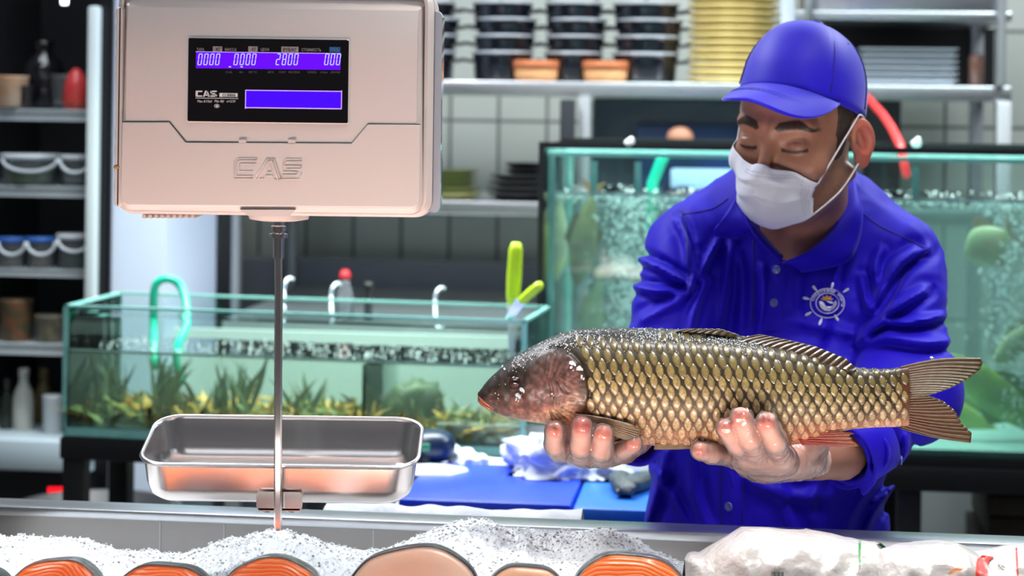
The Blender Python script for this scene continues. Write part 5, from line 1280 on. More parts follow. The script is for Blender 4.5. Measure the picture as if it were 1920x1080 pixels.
def handcol(v, tips, seed):
    c = np.tile(np.array([.74, .42, .32]), (len(v), 1)); c *= (1+.12*vnoise(v*120, seed)[:, None])
    for t, rad, rc in tips:
        d = np.linalg.norm(v-np.array(P(*t)), axis=1); m = sstep(rad, rad*.35, d+vnoise(v*200, seed+1)*.003); c = blend(c, m*.7, rc)
    return np.clip(c, 0, 1)
RB = (.66, .12, .075)
lc = handcol(lv, [((1040, 802, 2.155), .017, RB), ((1091, 795, 2.146), .021, (.55, .03, .025)), ((1131, 808, 2.146), .018, RB), ((1186, 832, 2.165), .015, (.72, .2, .13))], 3)
rc = handcol(rv, [((1360, 800, 2.14), .014, (.72, .2, .15)), ((1388, 780, 2.13), .017, (.72, .16, .11)), ((1436, 792, 2.13), .018, (.74, .15, .10)), ((1455, 850, 2.18), .013, (.74, .2, .12)), ((1312, 845, 2.165), .011, (.75, .25, .2))], 8)

# ---- shirt
SL, EL, WLr = np.array(P(1292, 468, 2.665)), np.array(P(1238, 725, 2.53)), np.array(P(1188, 812, 2.40))
SR, ER, WRr = np.array(P(1682, 492, 2.655)), np.array(P(1704, 735, 2.53)), np.array(P(1575, 852, 2.43))
g = G((P(1150, 500, 2.5)[0], 2.33, .88), (P(1805, 500, 2.7)[0], 2.86, P(1500, 320, 2.66)[2]), .0037)
def shirt_sdf(X, Y, Z, off=0.0):
    d = ell(X, Y, Z, P(1478, 560, 2.70), (.150+off, .098+off, .20))
    d = smin(d, cap(X, Y, Z, P(1352, 470, 2.70), P(1620, 478, 2.70), .070+off, .070+off), .06)       # shoulder girdle
    d = smin(d, ell(X, Y, Z, P(1460, 700, 2.68), (.152+off, .105+off, .19)), .05)
    # lower trunk: an elliptical column reaching down to the hem
    c0 = P(1438, 900, 2.66); x = (X-c0[0])/1.0; y = (Y-c0[1])*1.55; col_ = np.sqrt(x*x+y*y)-(.160+off)-.10*np.clip(.95-(Z-.0), 0, .15)
    d2 = smax(col_, smax(Z-1.25, .885-Z, .01), .02); d = smin(d, d2, .06)
    a = cap(X, Y, Z, SL, EL, .058+off, .056+off); a = smin(a, cap(X, Y, Z, EL, WLr, .053+off, .040+off), .03); d = smin(d, a, .022)
    b = cap(X, Y, Z, SR, ER, .060+off, .058+off); b = smin(b, cap(X, Y, Z, ER, WRr, .057+off, .047+off), .03); d = smin(d, b, .022)
    d = smin(d, cap(X, Y, Z, P(1455, 425, 2.71), P(1560, 430, 2.71), .055+off, .055+off), .05)
    return d
D = shirt_sdf(g.X, g.Y, g.Z)
D = smax(D, -cap(g.X, g.Y, g.Z, P(1508, 380, 2.655), P(1468, 452, 2.555), .057, .013), .006)    # neck opening
# folds. each: polyline of pixels on the front, width (px), height (m); sharp ridge with a hollow on one side
FOLDS = [([(1198, 486), (1245, 505), (1296, 538)], 9, .0075), ([(1188, 537), (1240, 545), (1294, 551)], 9, .0065), ([(1270, 415), (1288, 460), (1292, 540)], 9, .005),
 ([(1346, 452), (1318, 500), (1294, 548)], 10, .0065), ([(1308, 476), (1300, 515), (1293, 548)], 7, .005), ([(1322, 525), (1300, 590), (1290, 640)], 11, .0055), ([(1205, 600), (1260, 570), (1293, 552)], 12, .005),
 ([(1370, 460), (1362, 540), (1350, 620)], 13, .005), ([(1385, 470), (1392, 540), (1388, 620)], 12, .0045), ([(1430, 500), (1432, 560), (1425, 620)], 10, .004),
 ([(1738, 467), (1690, 485), (1664, 510)], 12, .006), ([(1712, 470), (1668, 520), (1632, 584)], 11, .008), ([(1732, 545), (1680, 575), (1615, 624)], 11, .008), ([(1768, 592), (1700, 604), (1655, 606), (1610, 640)], 9, .008), ([(1775, 640), (1720, 640), (1660, 632), (1612, 645)], 12, .007),
 ([(1615, 520), (1622, 560), (1634, 585)], 9, .005), ([(1575, 480), (1560, 560), (1540, 640)], 12, .004), ([(1650, 470), (1640, 500), (1645, 540)], 11, .005), ([(1480, 600), (1530, 610), (1610, 628)], 15, .004), ([(1500, 520), (1495, 560), (1500, 600)], 12, .003),
 ([(1610, 822), (1625, 850), (1615, 885)], 9, .007), ([(1655, 815), (1668, 850), (1655, 890)], 9, .007), ([(1575, 835), (1590, 870), (1575, 900)], 8, .006), ([(1700, 815), (1700, 845), (1680, 880)], 9, .005),
 ([(1250, 850), (1232, 920), (1210, 990)], 12, .006), ([(1300, 850), (1300, 920), (1330, 1000)], 14, .006), ([(1400, 900), (1480, 930), (1560, 930)], 16, .005), ([(1640, 900), (1600, 960), (1580, 1010)], 14, .006), ([(1360, 860), (1380, 930), (1370, 1010)], 12, .005), ([(1460, 880), (1470, 950), (1490, 1010)], 15, .005), ([(1690, 900), (1650, 940), (1620, 1000)], 10, .006), ([(1540, 900), (1520, 950), (1540, 1010)], 13, .0045), ([(1225, 880), (1260, 930), (1290, 990)], 11, .005)]
near = np.abs(D) < .016; XX, YY, ZZ = np.broadcast_arrays(g.X, g.Y, g.Z); q = np.stack([XX[near], YY[near], ZZ[near]], -1).astype(float)
qx, qy = proj(q); disp = np.zeros(len(q))
frontm = sstep(2.72, 2.66, q[:, 1])
for pts, w, a in FOLDS:
    best = np.full(len(q), 1e9); sd = np.zeros(len(q)); tt = np.zeros(len(q)); n_ = len(pts)-1
    sp = smoothpts([(x, y, 0) for x, y in pts], 3); n_ = len(sp)-1
    for k in range(n_):
        x0, y0 = sp[k][0], sp[k][1]; x1, y1 = sp[k+1][0], sp[k+1][1]; dx, dy = x1-x0, y1-y0; l2 = dx*dx+dy*dy+1e-9
        t = np.clip(((qx-x0)*dx+(qy-y0)*dy)/l2, 0, 1); ex, ey = qx-x0-t*dx, qy-y0-t*dy; d = np.hypot(ex, ey); m = d < best
        best[m] = d[m]; sd[m] = (np.sign(ex*dy-ey*dx)*d)[m]; tt[m] = ((k+t)/n_)[m]
    env = np.sin(np.pi*np.clip(tt*.8+.15, 0, 1))**.7
    w = w*.72; disp += a*1.9*env*(np.exp(-(sd/w)**2)-.75*np.exp(-((sd-1.9*w)/(1.25*w))**2)-.35*np.exp(-((sd+2.0*w)/(1.5*w))**2))*frontm
wp = q*np.array([11, 9, 6]); wp2 = wp+np.stack([vnoise(q*7, 21), vnoise(q*7, 22), vnoise(q*7, 23)], -1)*1.6
disp += (.5-np.abs(vnoise(wp2, 31)))*.007+(.5-np.abs(vnoise(q*np.array([30, 20, 15])+vnoise(q*12, 3)[:, None]*2, 33)))*.0022
D[near] -= disp.astype(np.float32)
for a, b, n0 in ((EL, WLr, 1), (ER, WRr, 1)):    # open cuffs: cut the sleeve end flat
    d_ = (b-a)/np.linalg.norm(b-a); pl_ = (g.X-b[0])*d_[0]+(g.Y-b[1])*d_[1]+(g.Z-b[2])*d_[2]
    nearw = np.sqrt((g.X-b[0])**2+(g.Y-b[1])**2+(g.Z-b[2])**2)-.085
    cutter = smax(-pl_+.0, nearw, .001)     # region beyond the wrist plane
    D = smax(D, -cutter, .003)
    D = smax(D, -smax(cap(g.X, g.Y, g.Z, b-d_*.03, b+d_*.03, .036, .038), nearw, .001), .003)
sv, sf = nets(D, g.lo, g.h)
STREE = bvh(sv, sf)
body_d = shirt_sdf(g.X[::2], g.Y[:, ::2], g.Z[:, :, ::2], -.013) if False else None
g2 = G((P(1150, 500, 2.5)[0], 2.33, .86), (P(1805, 500, 2.7)[0], 2.86, P(1500, 300, 2.66)[2]), .009)
D2 = shirt_sdf(g2.X, g2.Y, g2.Z, -.024); D2 = smin(D2, cap(g2.X, g2.Y, g2.Z, WLr, P(1165, 838, 2.37), .026, .022), .02); D2 = smin(D2, cap(g2.X, g2.Y, g2.Z, WRr, P(1512, 862, 2.345), .030, .025), .02)
bv_, bf_ = nets(D2, g2.lo, g2.h)
person = thing('person', (float(P(1440, 900, 2.66)[0]), 2.66, 0.0), 'person in blue cap, blue shirt and white mask holding a carp in gloved hands', 'person')
# one mesh: head, neck, trunk, arms, hands
mb = MB(); mb.add(hv, hf); mb.add(bv_, bf_); mb.add(lv, lf); mb.add(rv, rf)
col_all = np.concatenate([col, np.tile(sk, (len(bv_), 1)), lc, rc])
obj('body', mb, SKINM, person, colattr=col_all)
BLUEC = (0.012, 0.002, 0.50)
SHIRTM = mat('blue_shirt', BLUEC, .62, spec=.2, sheen=.05, bump=(1400, .10, .0006))
DBL = mat('blue_seam', (0.006, 0.002, 0.16), .7)
shirt = obj('shirt', MB().add(sv, sf), SHIRTM, person)
def sub(name, mb, m, par, **k):
    o = obj(name, mb, m, par, **k); return o
def on(px, py, off=.0015, dflt=2.55):
    Y = hit(STREE, px, py, dflt)-off; return P(px, py, Y)
def seamline(mb, pts, r=.0009, off=.0002):
    sp = smoothpts([(x, y, 0) for x, y in pts], 6); last = None; out = []
    for s in sp:
        Y = hit(STREE, s[0], s[1], -1)
        if Y < 0: continue
        out.append(P(s[0], s[1], Y-off))
    if len(out) > 2: mb.tube(out, r, 6)
mb = MB()
for pts in ([(1278, 393), (1287, 440), (1290, 500), (1291, 545)], [(1280, 402), (1330, 393), (1352, 382), (1365, 372)], [(1605, 390), (1650, 424), (1700, 448), (1742, 470)], [(1742, 470), (1706, 500), (1680, 550), (1650, 600)], [(1448, 505), (1446, 560), (1440, 612)], [(1412, 450), (1415, 520), (1410, 612)], [(1352, 845), (1350, 920), (1352, 1005)], [(1392, 845), (1393, 920), (1392, 1005)]):
    mb = MB(); seamline(mb, pts)
    if mb.n: obj('seam', mb, DBL, shirt)
# placket strip
def strip(L_, R_, n=40, off=.0022):
    A = []
    l = smoothpts([(x, y, 0) for x, y in L_], 12); r = smoothpts([(x, y, 0) for x, y in R_], 12); n = min(len(l), len(r))
    for i in range(n):
        a = on(l[i][0], l[i][1], off*.3); b = on(l[i][0]*.75+r[i][0]*.25, l[i][1]*.75+r[i][1]*.25, off); c = on(l[i][0]*.25+r[i][0]*.75, l[i][1]*.25+r[i][1]*.75, off); d = on(r[i][0], r[i][1], off*.3)
        A.append([a[:], b[:], c[:], d[:]])
    return np.array(A)
obj('placket', MB().grid(strip([(1445, 497), (1438, 560), (1425, 620)], [(1478, 492), (1472, 560), (1462, 620)])), SHIRTM, shirt)
obj('placket', MB().grid(strip([(1355, 850), (1353, 920), (1354, 1010)], [(1390, 850), (1389, 920), (1389, 1010)])), SHIRTM, shirt)
BUTM = mat('blue_button', (.10, .12, .42), .25, spec=.7)
for i, (x, y) in enumerate(((1456, 506), (1451, 568), (1366, 950), (1689, 863))):
    c = np.array(on(x, y, .0035)); tree_n = STREE.ray_cast(Vector((0, 0, CAMZ)), (P(x, y, 1)-Vector((0, 0, CAMZ))).normalized())[1]
    nrm = np.array(tree_n) if tree_n is not None else np.array([0, -1, 0]); nrm = nrm/np.linalg.norm(nrm); nrm = nrm if nrm[1] < 0 else -nrm
    u = np.cross(nrm, [0, 0, 1]); u /= np.linalg.norm(u); w = np.cross(u, nrm); A = []
    for r, hgt in ((.0058, -.001), (.0058, .0008), (.0048, .0013), (.0040, .0006), (.0002, .0005)):
        A.append([c+u*r*math.cos(t)+w*r*math.sin(t)+nrm*hgt for t in np.linspace(0, 2*math.pi, 20, endpoint=False)])
    obj('button', MB().grid(np.array(A), closev=True), BUTM, shirt)
# collar: two flaps and the stand
def flap(inner, outer, name, bul=.010, lift=.004, n=6):
    a = smoothpts([Vector(P(*q)) for q in inner], 6); b = smoothpts([Vector(P(*q)) for q in outer], 6); A = []
    for i in range(len(a)):
        row = []
        for j in range(n+1):
            t = j/n; p = a[i].lerp(b[i], t); p.y -= bul*math.sin(math.pi*t*.7); p.z += lift*math.sin(math.pi*t); row.append(p[:])
        A.append(row)
    o = obj(name, MB().grid(np.array(A)), SHIRTM, shirt); md = o.modifiers.new('s', 'SOLIDIFY'); md.thickness = .0022; return o
def yo(x, y, d=.006): return hit(STREE, x, y, 2.6)-d
flap([(1392, 352, 2.625), (1388, 375, 2.605), (1398, 400, 2.58), (1412, 428, 2.565)], [(1383, 362, 2.63), (1352, 412, 2.60), (1338, 439, yo(1340, 442)), (1380, 449, yo(1380, 450))], 'collar')
flap([(1594, 335, 2.655), (1585, 380, 2.61), (1558, 432, 2.575), (1515, 470, 2.555), (1466, 492, 2.545)], [(1602, 348, 2.655), (1614, 400, 2.61), (1606, 455, yo(1606, 455, .008)), (1580, 492, yo(1580, 492, .006)), (1500, 508, yo(1500, 508, .004))], 'collar', .008)
# stand behind the neck
A = []
for a in np.linspace(-.5, 1.15, 40)*math.pi:
    pass
sp0 = [P(1394, 350, 2.625), P(1392, 392, 2.585), P(1412, 440, 2.562), P(1462, 494, 2.548)]
sp1 = [P(1402, 352, 2.64), P(1404, 390, 2.60), P(1424, 432, 2.58), P(1468, 482, 2.56)]
A = [[p[:], q[:]] for p, q in zip(smoothpts(sp0, 6), smoothpts(sp1, 6))]
o = obj('collar_stand', MB().grid(np.array(A)), SHIRTM, shirt); md = o.modifiers.new('s', 'SOLIDIFY'); md.thickness = .002
# cuffs
for (a, b) in ((EL, WLr), (ER, WRr)):
    d_ = Vector(b-a).normalized(); u = d_.orthogonal().normalized(); w = d_.cross(u); A = []
    R0 = .040 if a is EL else .047
    for t, rr in ((-.045, R0+.007), (-.043, R0+.010), (-.002, R0+.004), (.001, R0+.001), (-.004, R0-.003), (-.03, R0-.003)):
        A.append([(Vector(b)+d_*t+(u*math.cos(k)+w*math.sin(k))*rr*(1+.05*math.sin(3*k)+.03*math.sin(5*k+2)))[:] for k in np.linspace(0, 2*math.pi, 40, endpoint=False)])
    obj('cuff', MB().grid(np.array(A), closev=True), SHIRTM, shirt)
# ---- embroidered badge: a ship's wheel around a fish and a sun
EMB = mat('white_embroidery', (.72, .74, .82), .7); GOLD = mat('gold_embroidery', (.70, .38, .03), .6)
bx, by = 1551.5, 568.5; mb = MB()
def lp(dx, dy, off=.0016): return on(bx+dx, by+dy, off)
def ringpx(rx_, ry_2, r):
    mb.tube([lp(rx_*math.cos(t), ry_2*math.sin(t)+.10*rx_*math.cos(t)*0) for t in np.linspace(0, 2*math.pi, 49)], r, 6)
ringpx(32, 27.5, .00055); ringpx(21.5, 19, .0006)
for k, (dx, dy) in enumerate(((-24, -28), (9, -33), (35, -24), (-40, -9), (-36, 20), (-13, 35), (17, 28))):
    L_ = math.hypot(dx, dy); ux, uy = dx/L_, dy/L_; pts = [lp(dx-ux*7, dy-uy*7), lp(dx-ux*2, dy-uy*2), lp(dx+ux*3, dy+uy*3), lp(dx+ux*6, dy+uy*6)]
    mb.tube(pts, [.0007, .0016, .0020, .0010], 8)
def blob(m_, pts, off=.0018):
    c = (sum(p[0] for p in pts)/len(pts), sum(p[1] for p in pts)/len(pts)); V = [lp(c[0], c[1], off+.0006)[:]]+[lp(x, y, off)[:] for x, y in pts]; n = len(pts)
    m_.add(V, [(0, 1+i, 1+(i+1) % n) for i in range(n)])
blob(mb, [(-16, -3), (-11, -4), (-7, -1), (-3, 5), (1, 9), (-2, 15), (-5, 14), (-10, 11), (-14, 6)]); blob(mb, [(-2, 6), (3, 9), (9, 8), (14, 3), (16, -2), (15, -6), (18, -2), (17, 4), (12, 11), (4, 15), (-3, 14)]); blob(mb, [(-4, -5), (2, -4), (8, -3), (12, -1), (9, 1), (4, 0), (-1, -3)])
S_ = 'сокровища морей'
for k, ch in enumerate(S_):
    if ch == ' ': continue
    t = math.radians(196+k*12.4); v, f = text_mesh(ch, 8.2, 0, .15, 'CENTER'); ang = t+math.pi/2
    V = []
    for p in v:
        ex, ey = p[0], -p[1]; rx_, ry_2 = 26.0, 22.0
        X_ = bx+rx_*math.cos(t)+ex*math.cos(ang)-ey*math.sin(ang)*1 - 0; Y_ = by+ry_2*math.sin(t)+ex*math.sin(ang)+ey*math.cos(ang)
        V.append((X_, Y_))
    dep = hit(STREE, bx+24*math.cos(t), by+21*math.sin(t), 2.5)-.003
    mb.add([P(a, b, dep)[:] for a, b in V], f)
obj('badge', mb, EMB, shirt, smooth=False)
mb = MB(); blob(mb, [(-9, -6), (-13, -9), (-8, -9), (-9, -14), (-4, -11), (-1, -16), (2, -11), (7, -14), (6, -9), (11, -9), (9, -6), (4, -6), (0, -7), (-5, -5)])
obj('badge_sun', mb, GOLD, shirt, smooth=False)
# ---- trousers and shoes (below the counter top)
g3 = G((P(1170, 900, 2.66)[0], 2.48, .0), (P(1720, 900, 2.66)[0], 2.86, .96), .011)
cxb = P(1438, 900, 2.66)
D3 = None
for s in (-1, 1):
    hip = (cxb[0]+s*.08, 2.67, .88); kn = (cxb[0]+s*.10, 2.655, .50); an = (cxb[0]+s*.11, 2.69, .09)
    d = smin(cap(g3.X, g3.Y, g3.Z, hip, kn, .085, .062), cap(g3.X, g3.Y, g3.Z, kn, an, .062, .05), .02); D3 = d if D3 is None else smin(D3, d, .02)
D3 = smin(D3, ell(g3.X, g3.Y, g3.Z, (cxb[0], 2.67, .88), (.15, .105, .10)), .04)
tv, tf = nets(D3, g3.lo, g3.h); obj('trousers', MB().add(tv, tf), mat('dark_trousers', (.01, .01, .015), .8), person)
for s in (-1, 1):
    c_ = np.array((cxb[0]+s*.11, 2.65, .0)); A = []
    for zz, a_, b_ in ((0, .046, .13), (.015, .05, .135), (.05, .046, .12), (.085, .04, .07), (.10, .036, .05)):
        A.append([(c_[0]+a_*math.cos(t), c_[1]-.0+b_*math.sin(t)+(.02 if zz > .06 else -.01), zz) for t in np.linspace(0, 2*math.pi, 28, endpoint=False)])
    mb = MB().grid(np.array(A), closev=True); mb.f.append(tuple(range(28))[::-1]); obj('shoe', mb, BLACKP, person)

# ---- gloves
def glove_mat():
    m = bpy.data.materials.new('clear_glove'); m.use_nodes = True; nt = m.node_tree; nt.nodes.clear(); L_ = nt.links; N_ = nt.nodes.new
    out = N_('ShaderNodeOutputMaterial'); tr = N_('ShaderNodeBsdfTransparent'); tr.inputs[0].default_value = (.97, .95, .95, 1); gl = N_('ShaderNodeBsdfGlossy'); gl.inputs['Roughness'].default_value = .16
    df = N_('ShaderNodeBsdfDiffuse'); df.inputs[0].default_value = (.85, .86, .9, 1); tl = N_('ShaderNodeBsdfTranslucent'); tl.inputs[0].default_value = (.85, .86, .9, 1)
    lw = N_('ShaderNodeLayerWeight'); lw.inputs[0].default_value = .32
    tc = N_('ShaderNodeTexCoord'); n = N_('ShaderNodeTexNoise'); n.inputs['Scale'].default_value = 150; n.inputs['Detail'].default_value = 3; L_.new(tc.outputs['Object'], n.inputs[0])
    bp = N_('ShaderNodeBump'); bp.inputs['Strength'].default_value = .6; bp.inputs['Distance'].default_value = .002; L_.new(n.outputs[0], bp.inputs['Height'])
    for q_ in (gl, df): L_.new(bp.outputs[0], q_.inputs['Normal'])
    ms = N_('ShaderNodeMixShader'); ms.inputs[0].default_value = .5; L_.new(df.outputs[0], ms.inputs[1]); L_.new(tl.outputs[0], ms.inputs[2])
    mr = N_('ShaderNodeMapRange'); mr.inputs[3].default_value = .05; mr.inputs[4].default_value = .45; L_.new(lw.outputs['Facing'], mr.inputs[0])
    m1 = N_('ShaderNodeMixShader'); L_.new(mr.outputs[0], m1.inputs[0]); L_.new(tr.outputs[0], m1.inputs[1]); L_.new(ms.outputs[0], m1.inputs[2])
    fr = N_('ShaderNodeFresnel'); fr.inputs[0].default_value = 1.45; L_.new(bp.outputs[0], fr.inputs['Normal']); ad = N_('ShaderNodeMath'); ad.operation = 'ADD'; ad.inputs[1].default_value = .05; L_.new(fr.outputs[0], ad.inputs[0])
    m2 = N_('ShaderNodeMixShader'); L_.new(ad.outputs[0], m2.inputs[0]); L_.new(m1.outputs[0], m2.inputs[1]); L_.new(gl.outputs[0], m2.inputs[2]); L_.new(m2.outputs[0], out.inputs[0])
    return m
GLV = glove_mat()
a_, b_ = cut(lgv, lgf, lgv[:, 1] < 2.37); obj('glove', MB().add(a_, b_), GLV, person)
a_, b_ = cut(rgv, rgf, rgv[:, 1] < 2.335); obj('glove', MB().add(a_, b_), GLV, person)

# ---- hair at the temple and nape
gh = G(HO+np.array([-.115, -.13, -.12]), HO+np.array([.115, .16, .13]), .0026)
Dh, (lx, ly, lz) = head_sdf(gh.X, gh.Y, gh.Z)
ce = ell(lx, ly, lz, (0, .012, .035), (.076, .096, .088)); ce = smin(ce, ell(lx, ly, lz, (0, -.028, -.015), (.064, .068, .088)), .02)
line = smin(ly+.030+.35*(lz-.02), 9*np.ones_like(ly), .01)
hairreg = smax(-(ly+.036-.30*lz), -(lz+.012+.75*np.maximum(ly-.0, 0)*-1*0-.0), .01)
hairreg = smax(hairreg, -(lz-.004)*1.0+0*lx - np.clip((ly-.028), 0, .08)*1.0, .006)
xx, yy, zz = np.broadcast_arrays(lx, ly, lz)
Dh2 = smax(ce-.0022, hairreg, .004)
side = smax(smax(ce-.0012, -(yy+.030), .003), smax(-(zz+.030), yy-.000, .003), .003)
Dh2 = smin(Dh2, side, .004)
nh = np.abs(Dh2) < .006; q = np.stack([xx[nh], yy[nh], zz[nh]], -1).astype(float); Dh2 = Dh2.copy(); Dh2[nh] += (vnoise(q*np.array([500, 500, 130]), 3)*.0007).astype(np.float32)
av, af = nets(Dh2, gh.lo, gh.h)
HAIR = mat('dark_hair', (.022, .014, .010), .55, spec=.3, nz=(300, .6, (.06, .04, .03)), bump=(700, .8, .002))
obj('hair', MB().add(av, af), HAIR, person)
del Dh, Dh2, lx, ly, lz, ce, xx, yy, zz

# ---- cap
CAPM = mat('blue_cap', (0.014, 0.004, 0.52), .55, spec=.3, sheen=.25, bump=(900, .12, .0006))
cf_c = np.array([0, .014, .037]); tlt = math.radians(27)
def capw(p):   # cap frame -> world : tilt back around x
    p = np.asarray(p, float); y = p[..., 1]*math.cos(tlt)-p[..., 2]*math.sin(tlt)*-1*-1; 
    y = p[..., 1]*math.cos(tlt)+p[..., 2]*math.sin(tlt); z = -p[..., 1]*math.sin(tlt)+p[..., 2]*math.cos(tlt)
    return h2w(np.stack([p[..., 0], y, z], -1)+cf_c)
Rx, Ry, Hc = .0815, .1005, .100
SEAMS = [math.radians(q) for q in (-38, -142, 12, 168, 62, 118)]
A = []
for s in np.linspace(0, 1, 46):
    row = []
    for t in np.linspace(0, 2*math.pi, 120, endpoint=False):
        r = s; hgt = (1-r**2.4)**(1/2.1) if r < 1 else 0
        rad = r; seam = 0
        for sm_ in SEAMS:
            dd = abs((t-sm_+math.pi) % (2*math.pi)-math.pi); seam += math.exp(-(dd*max(r, .15)/.020)**2)
        fr_ = max(0, -math.sin(t))          # front panels stand a little fuller
        x = Rx*rad*math.cos(t)*(1-.012*seam*.6); y = Ry*rad*math.sin(t)*(1-.012*seam*.6); z = Hc*hgt*(1-.006*seam)+.004*fr_*math.sin(math.pi*r)
        dmp = vnoise(np.array([[x*22, y*22, z*22]]), 5)[0]*.0014; row.append((x*(1+dmp*8), y*(1+dmp*8), z+dmp))
    A.append(row)
A.append([(Rx*math.cos(t), Ry*math.sin(t), -.012) for t in np.linspace(0, 2*math.pi, 120, endpoint=False)])
A.append([(Rx*.985*math.cos(t), Ry*.985*math.sin(t), -.012) for t in np.linspace(0, 2*math.pi, 120, endpoint=False)])
A.append([(Rx*.97*math.cos(t), Ry*.97*math.sin(t), .004) for t in np.linspace(0, 2*math.pi, 120, endpoint=False)])
capo = obj('cap', MB().grid(capw(np.array(A)), closev=True), CAPM, person)
obj('cap_button', MB().grid(capw(np.array([[(r*math.cos(t), r*math.sin(t), Hc+z) for t in np.linspace(0, 2*math.pi, 20, endpoint=False)] for r, z in ((.0090, -.006), (.0100, .004), (.0085, .0078), (.001, .0092))])), closev=True), CAPM, capo)
for sm_ in SEAMS:
    mb = MB(); t = sm_; pts = []
    for s in np.linspace(.06, 1, 24):
        hgt = (1-s**2.4)**(1/2.1) if s < 1 else 0; pts.append(tuple(capw(np.array([Rx*s*math.cos(t)*1.010, Ry*s*math.sin(t)*1.010, Hc*hgt*1.010]))))
    mb.tube(pts, .0009, 5); obj('cap_seam', mb, DBL, capo)
mb = MB()
for t in [math.radians(q) for q in (-13, 193, 38, 142)]:
    s = .70; hgt = (1-s**2.4)**(1/2.1); c_ = capw(np.array([Rx*s*math.cos(t), Ry*s*math.sin(t), Hc*hgt+.0006])); 
    obj('eyelet', MB().ico(c_, .0019, 1), DBL, capo)
# peak
def peakpt(f, s):       # f in [-1,1] across, s in [0,1] outwards
    th = f*math.radians(60); bx_ = Rx*math.sin(th)*1.004; by_ = -Ry*math.cos(th)*1.004; pl_ = max(0, math.cos(f*math.pi/2))**.75; ex = .074*pl_
    x = bx_*(1+.06*s); y = by_-ex*s; drop = (.85 if x > 0 else .30)*x*x/.08; z = -.006-(.026*s+.014*s*s)*pl_-drop*(.10+.90*s*pl_)
    return (x, y, z)
A = np.array([[peakpt(f, s) for s in np.linspace(0, 1, 18)] for f in np.linspace(-1, 1, 60)])
o = obj('peak', MB().grid(capw(A)), CAPM, capo); md = o.modifiers.new('s', 'SOLIDIFY'); md.thickness = .0032; md.offset = 0
mb = MB()
for ss in (.55, .62, ):
    pts = [tuple(capw(np.array(peakpt(f, ss))+np.array([0, 0, .0024]))) for f in np.linspace(-.85, .85, 110)]
    for k in range(0, len(pts)-1, 2): mb.tube(pts[k:k+2], .00045, 4)
obj('peak_stitching', mb, DBL, capo)

# ---- face mask: pleated cloth fitted over nose and chin
hkd = HO
mkc = []
NU, NV = 64, 44
def maskpt(u, v):
    # centre line from nose bridge (v=0) to under the chin (v=1)
    cl = [(-.1130, -.0245), (-.1250, -.035), (-.1290, -.048), (-.1265, -.063), (-.1195, -.082), (-.1070, -.101), (-.0860, -.114)]
    t = v*6; i = min(int(t), 5); f = t-i; cy_ = cl[i][0]*(1-f)+cl[i+1][0]*f; cz_ = cl[i][1]*(1-f)+cl[i+1][1]*f
    xs_ = .068 if u < 0 else .0480; ys_ = -.048 if u < 0 else -.064; z0_ = -.010 if u < 0 else -.036; zs = z0_+(-.095-z0_)*v
    a = abs(u); x = math.copysign(xs_*(a**.92), u); k = a**1.9
    y = cy_*(1-k)+ys_*k; z = cz_*(1-a**1.5)+zs*(a**1.5)
    return np.array([x, y, z])
A = np.zeros((NU, NV, 3)); PLT = np.zeros((NU, NV))
for i, u in enumerate(np.linspace(-1, 1, NU)):
    for j, v in enumerate(np.linspace(0, 1, NV)):
        p = maskpt(u, v); a = abs(u)
        amp = .0060*(1-.30*a)*(1.25 if u > 0 else .9)*math.sin(math.pi*min(v*1.05, 1))
        ph = v*3.6*(1-.18*a)+.10*u+.12*math.sin(u*5+v*3)
        saw = (ph % 1.0); saw = saw if saw < .82 else (1-saw)/.18*.82
        dn = amp*(saw*1.6-.55)+.0010*math.sin(u*9+v*11)+.0012*vnoise(np.array([[u*4, v*6, 1.3]]), 2)[0]
        A[i, j] = p; PLT[i, j] = dn
Wm = h2w(A.reshape(-1, 3))
for it in range(16):       # keep the cloth outside the face
    d0 = head_sdf(Wm[:, 0], Wm[:, 1], Wm[:, 2])[0]; e = 1e-3
    gr = np.stack([(head_sdf(Wm[:, 0]+e*(k == 0), Wm[:, 1]+e*(k == 1), Wm[:, 2]+e*(k == 2))[0]-d0)/e for k in range(3)], -1)
    push = np.clip(.0030-d0, 0, .02); Wm += gr*push[:, None]
    if it < 13:
        q_ = Wm.reshape(NU, NV, 3); q2 = q_.copy(); q2[1:-1, 1:-1] = .5*q_[1:-1, 1:-1]+.125*(q_[:-2, 1:-1]+q_[2:, 1:-1]+q_[1:-1, :-2]+q_[1:-1, 2:]); q2[1:-1, 0] = .5*q_[1:-1, 0]+.25*(q_[:-2, 0]+q_[2:, 0]); Wm = q2.reshape(-1, 3)
fwv = HR @ np.array([0, -.95, .28]); Wm = Wm+fwv[None]*(np.clip(PLT.reshape(-1, 1), -.001, 1)+.0012)
MASKM = mat('mask_cloth', (.70, .72, .80), .75, spec=.2, bump=(600, .25, .0012), sss=0)
mo = obj('face_mask', MB().grid(Wm.reshape(NU, NV, 3)), MASKM, person); md = mo.modifiers.new('s', 'SOLIDIFY'); md.thickness = .0008
Wg = Wm.reshape(NU, NV, 3)
LIN = mat('mask_stitch', (.36, .38, .46), .8)
nrmoff = np.array([-.35, -.93, -.05])*.0006
mb = MB()
def stitch(rows):
    for k in range(0, len(rows)-1, 2): mb.tube([rows[k]+nrmoff, rows[k+1]+nrmoff], .00028, 4)
def rs(a, n): 
    t = np.linspace(0, len(a)-1, n); i = np.minimum(t.astype(int), len(a)-2); f = (t-i)[:, None]; return a[i]*(1-f)+a[i+1]*f
for j in (4, 6): stitch(rs(Wg[22:60, j], 60))
for i in (NU-3, NU-4, NU-5, NU-6): stitch(rs(Wg[i, 10:40], 40))
obj('mask_stitching', mb, LIN, mo)
mb = MB()
EARP = [h2w((.0805, -.004, .012)), h2w((.083, .006, -.030))]
c1 = Wg[-1, 1]; c2 = Wg[-1, -2]
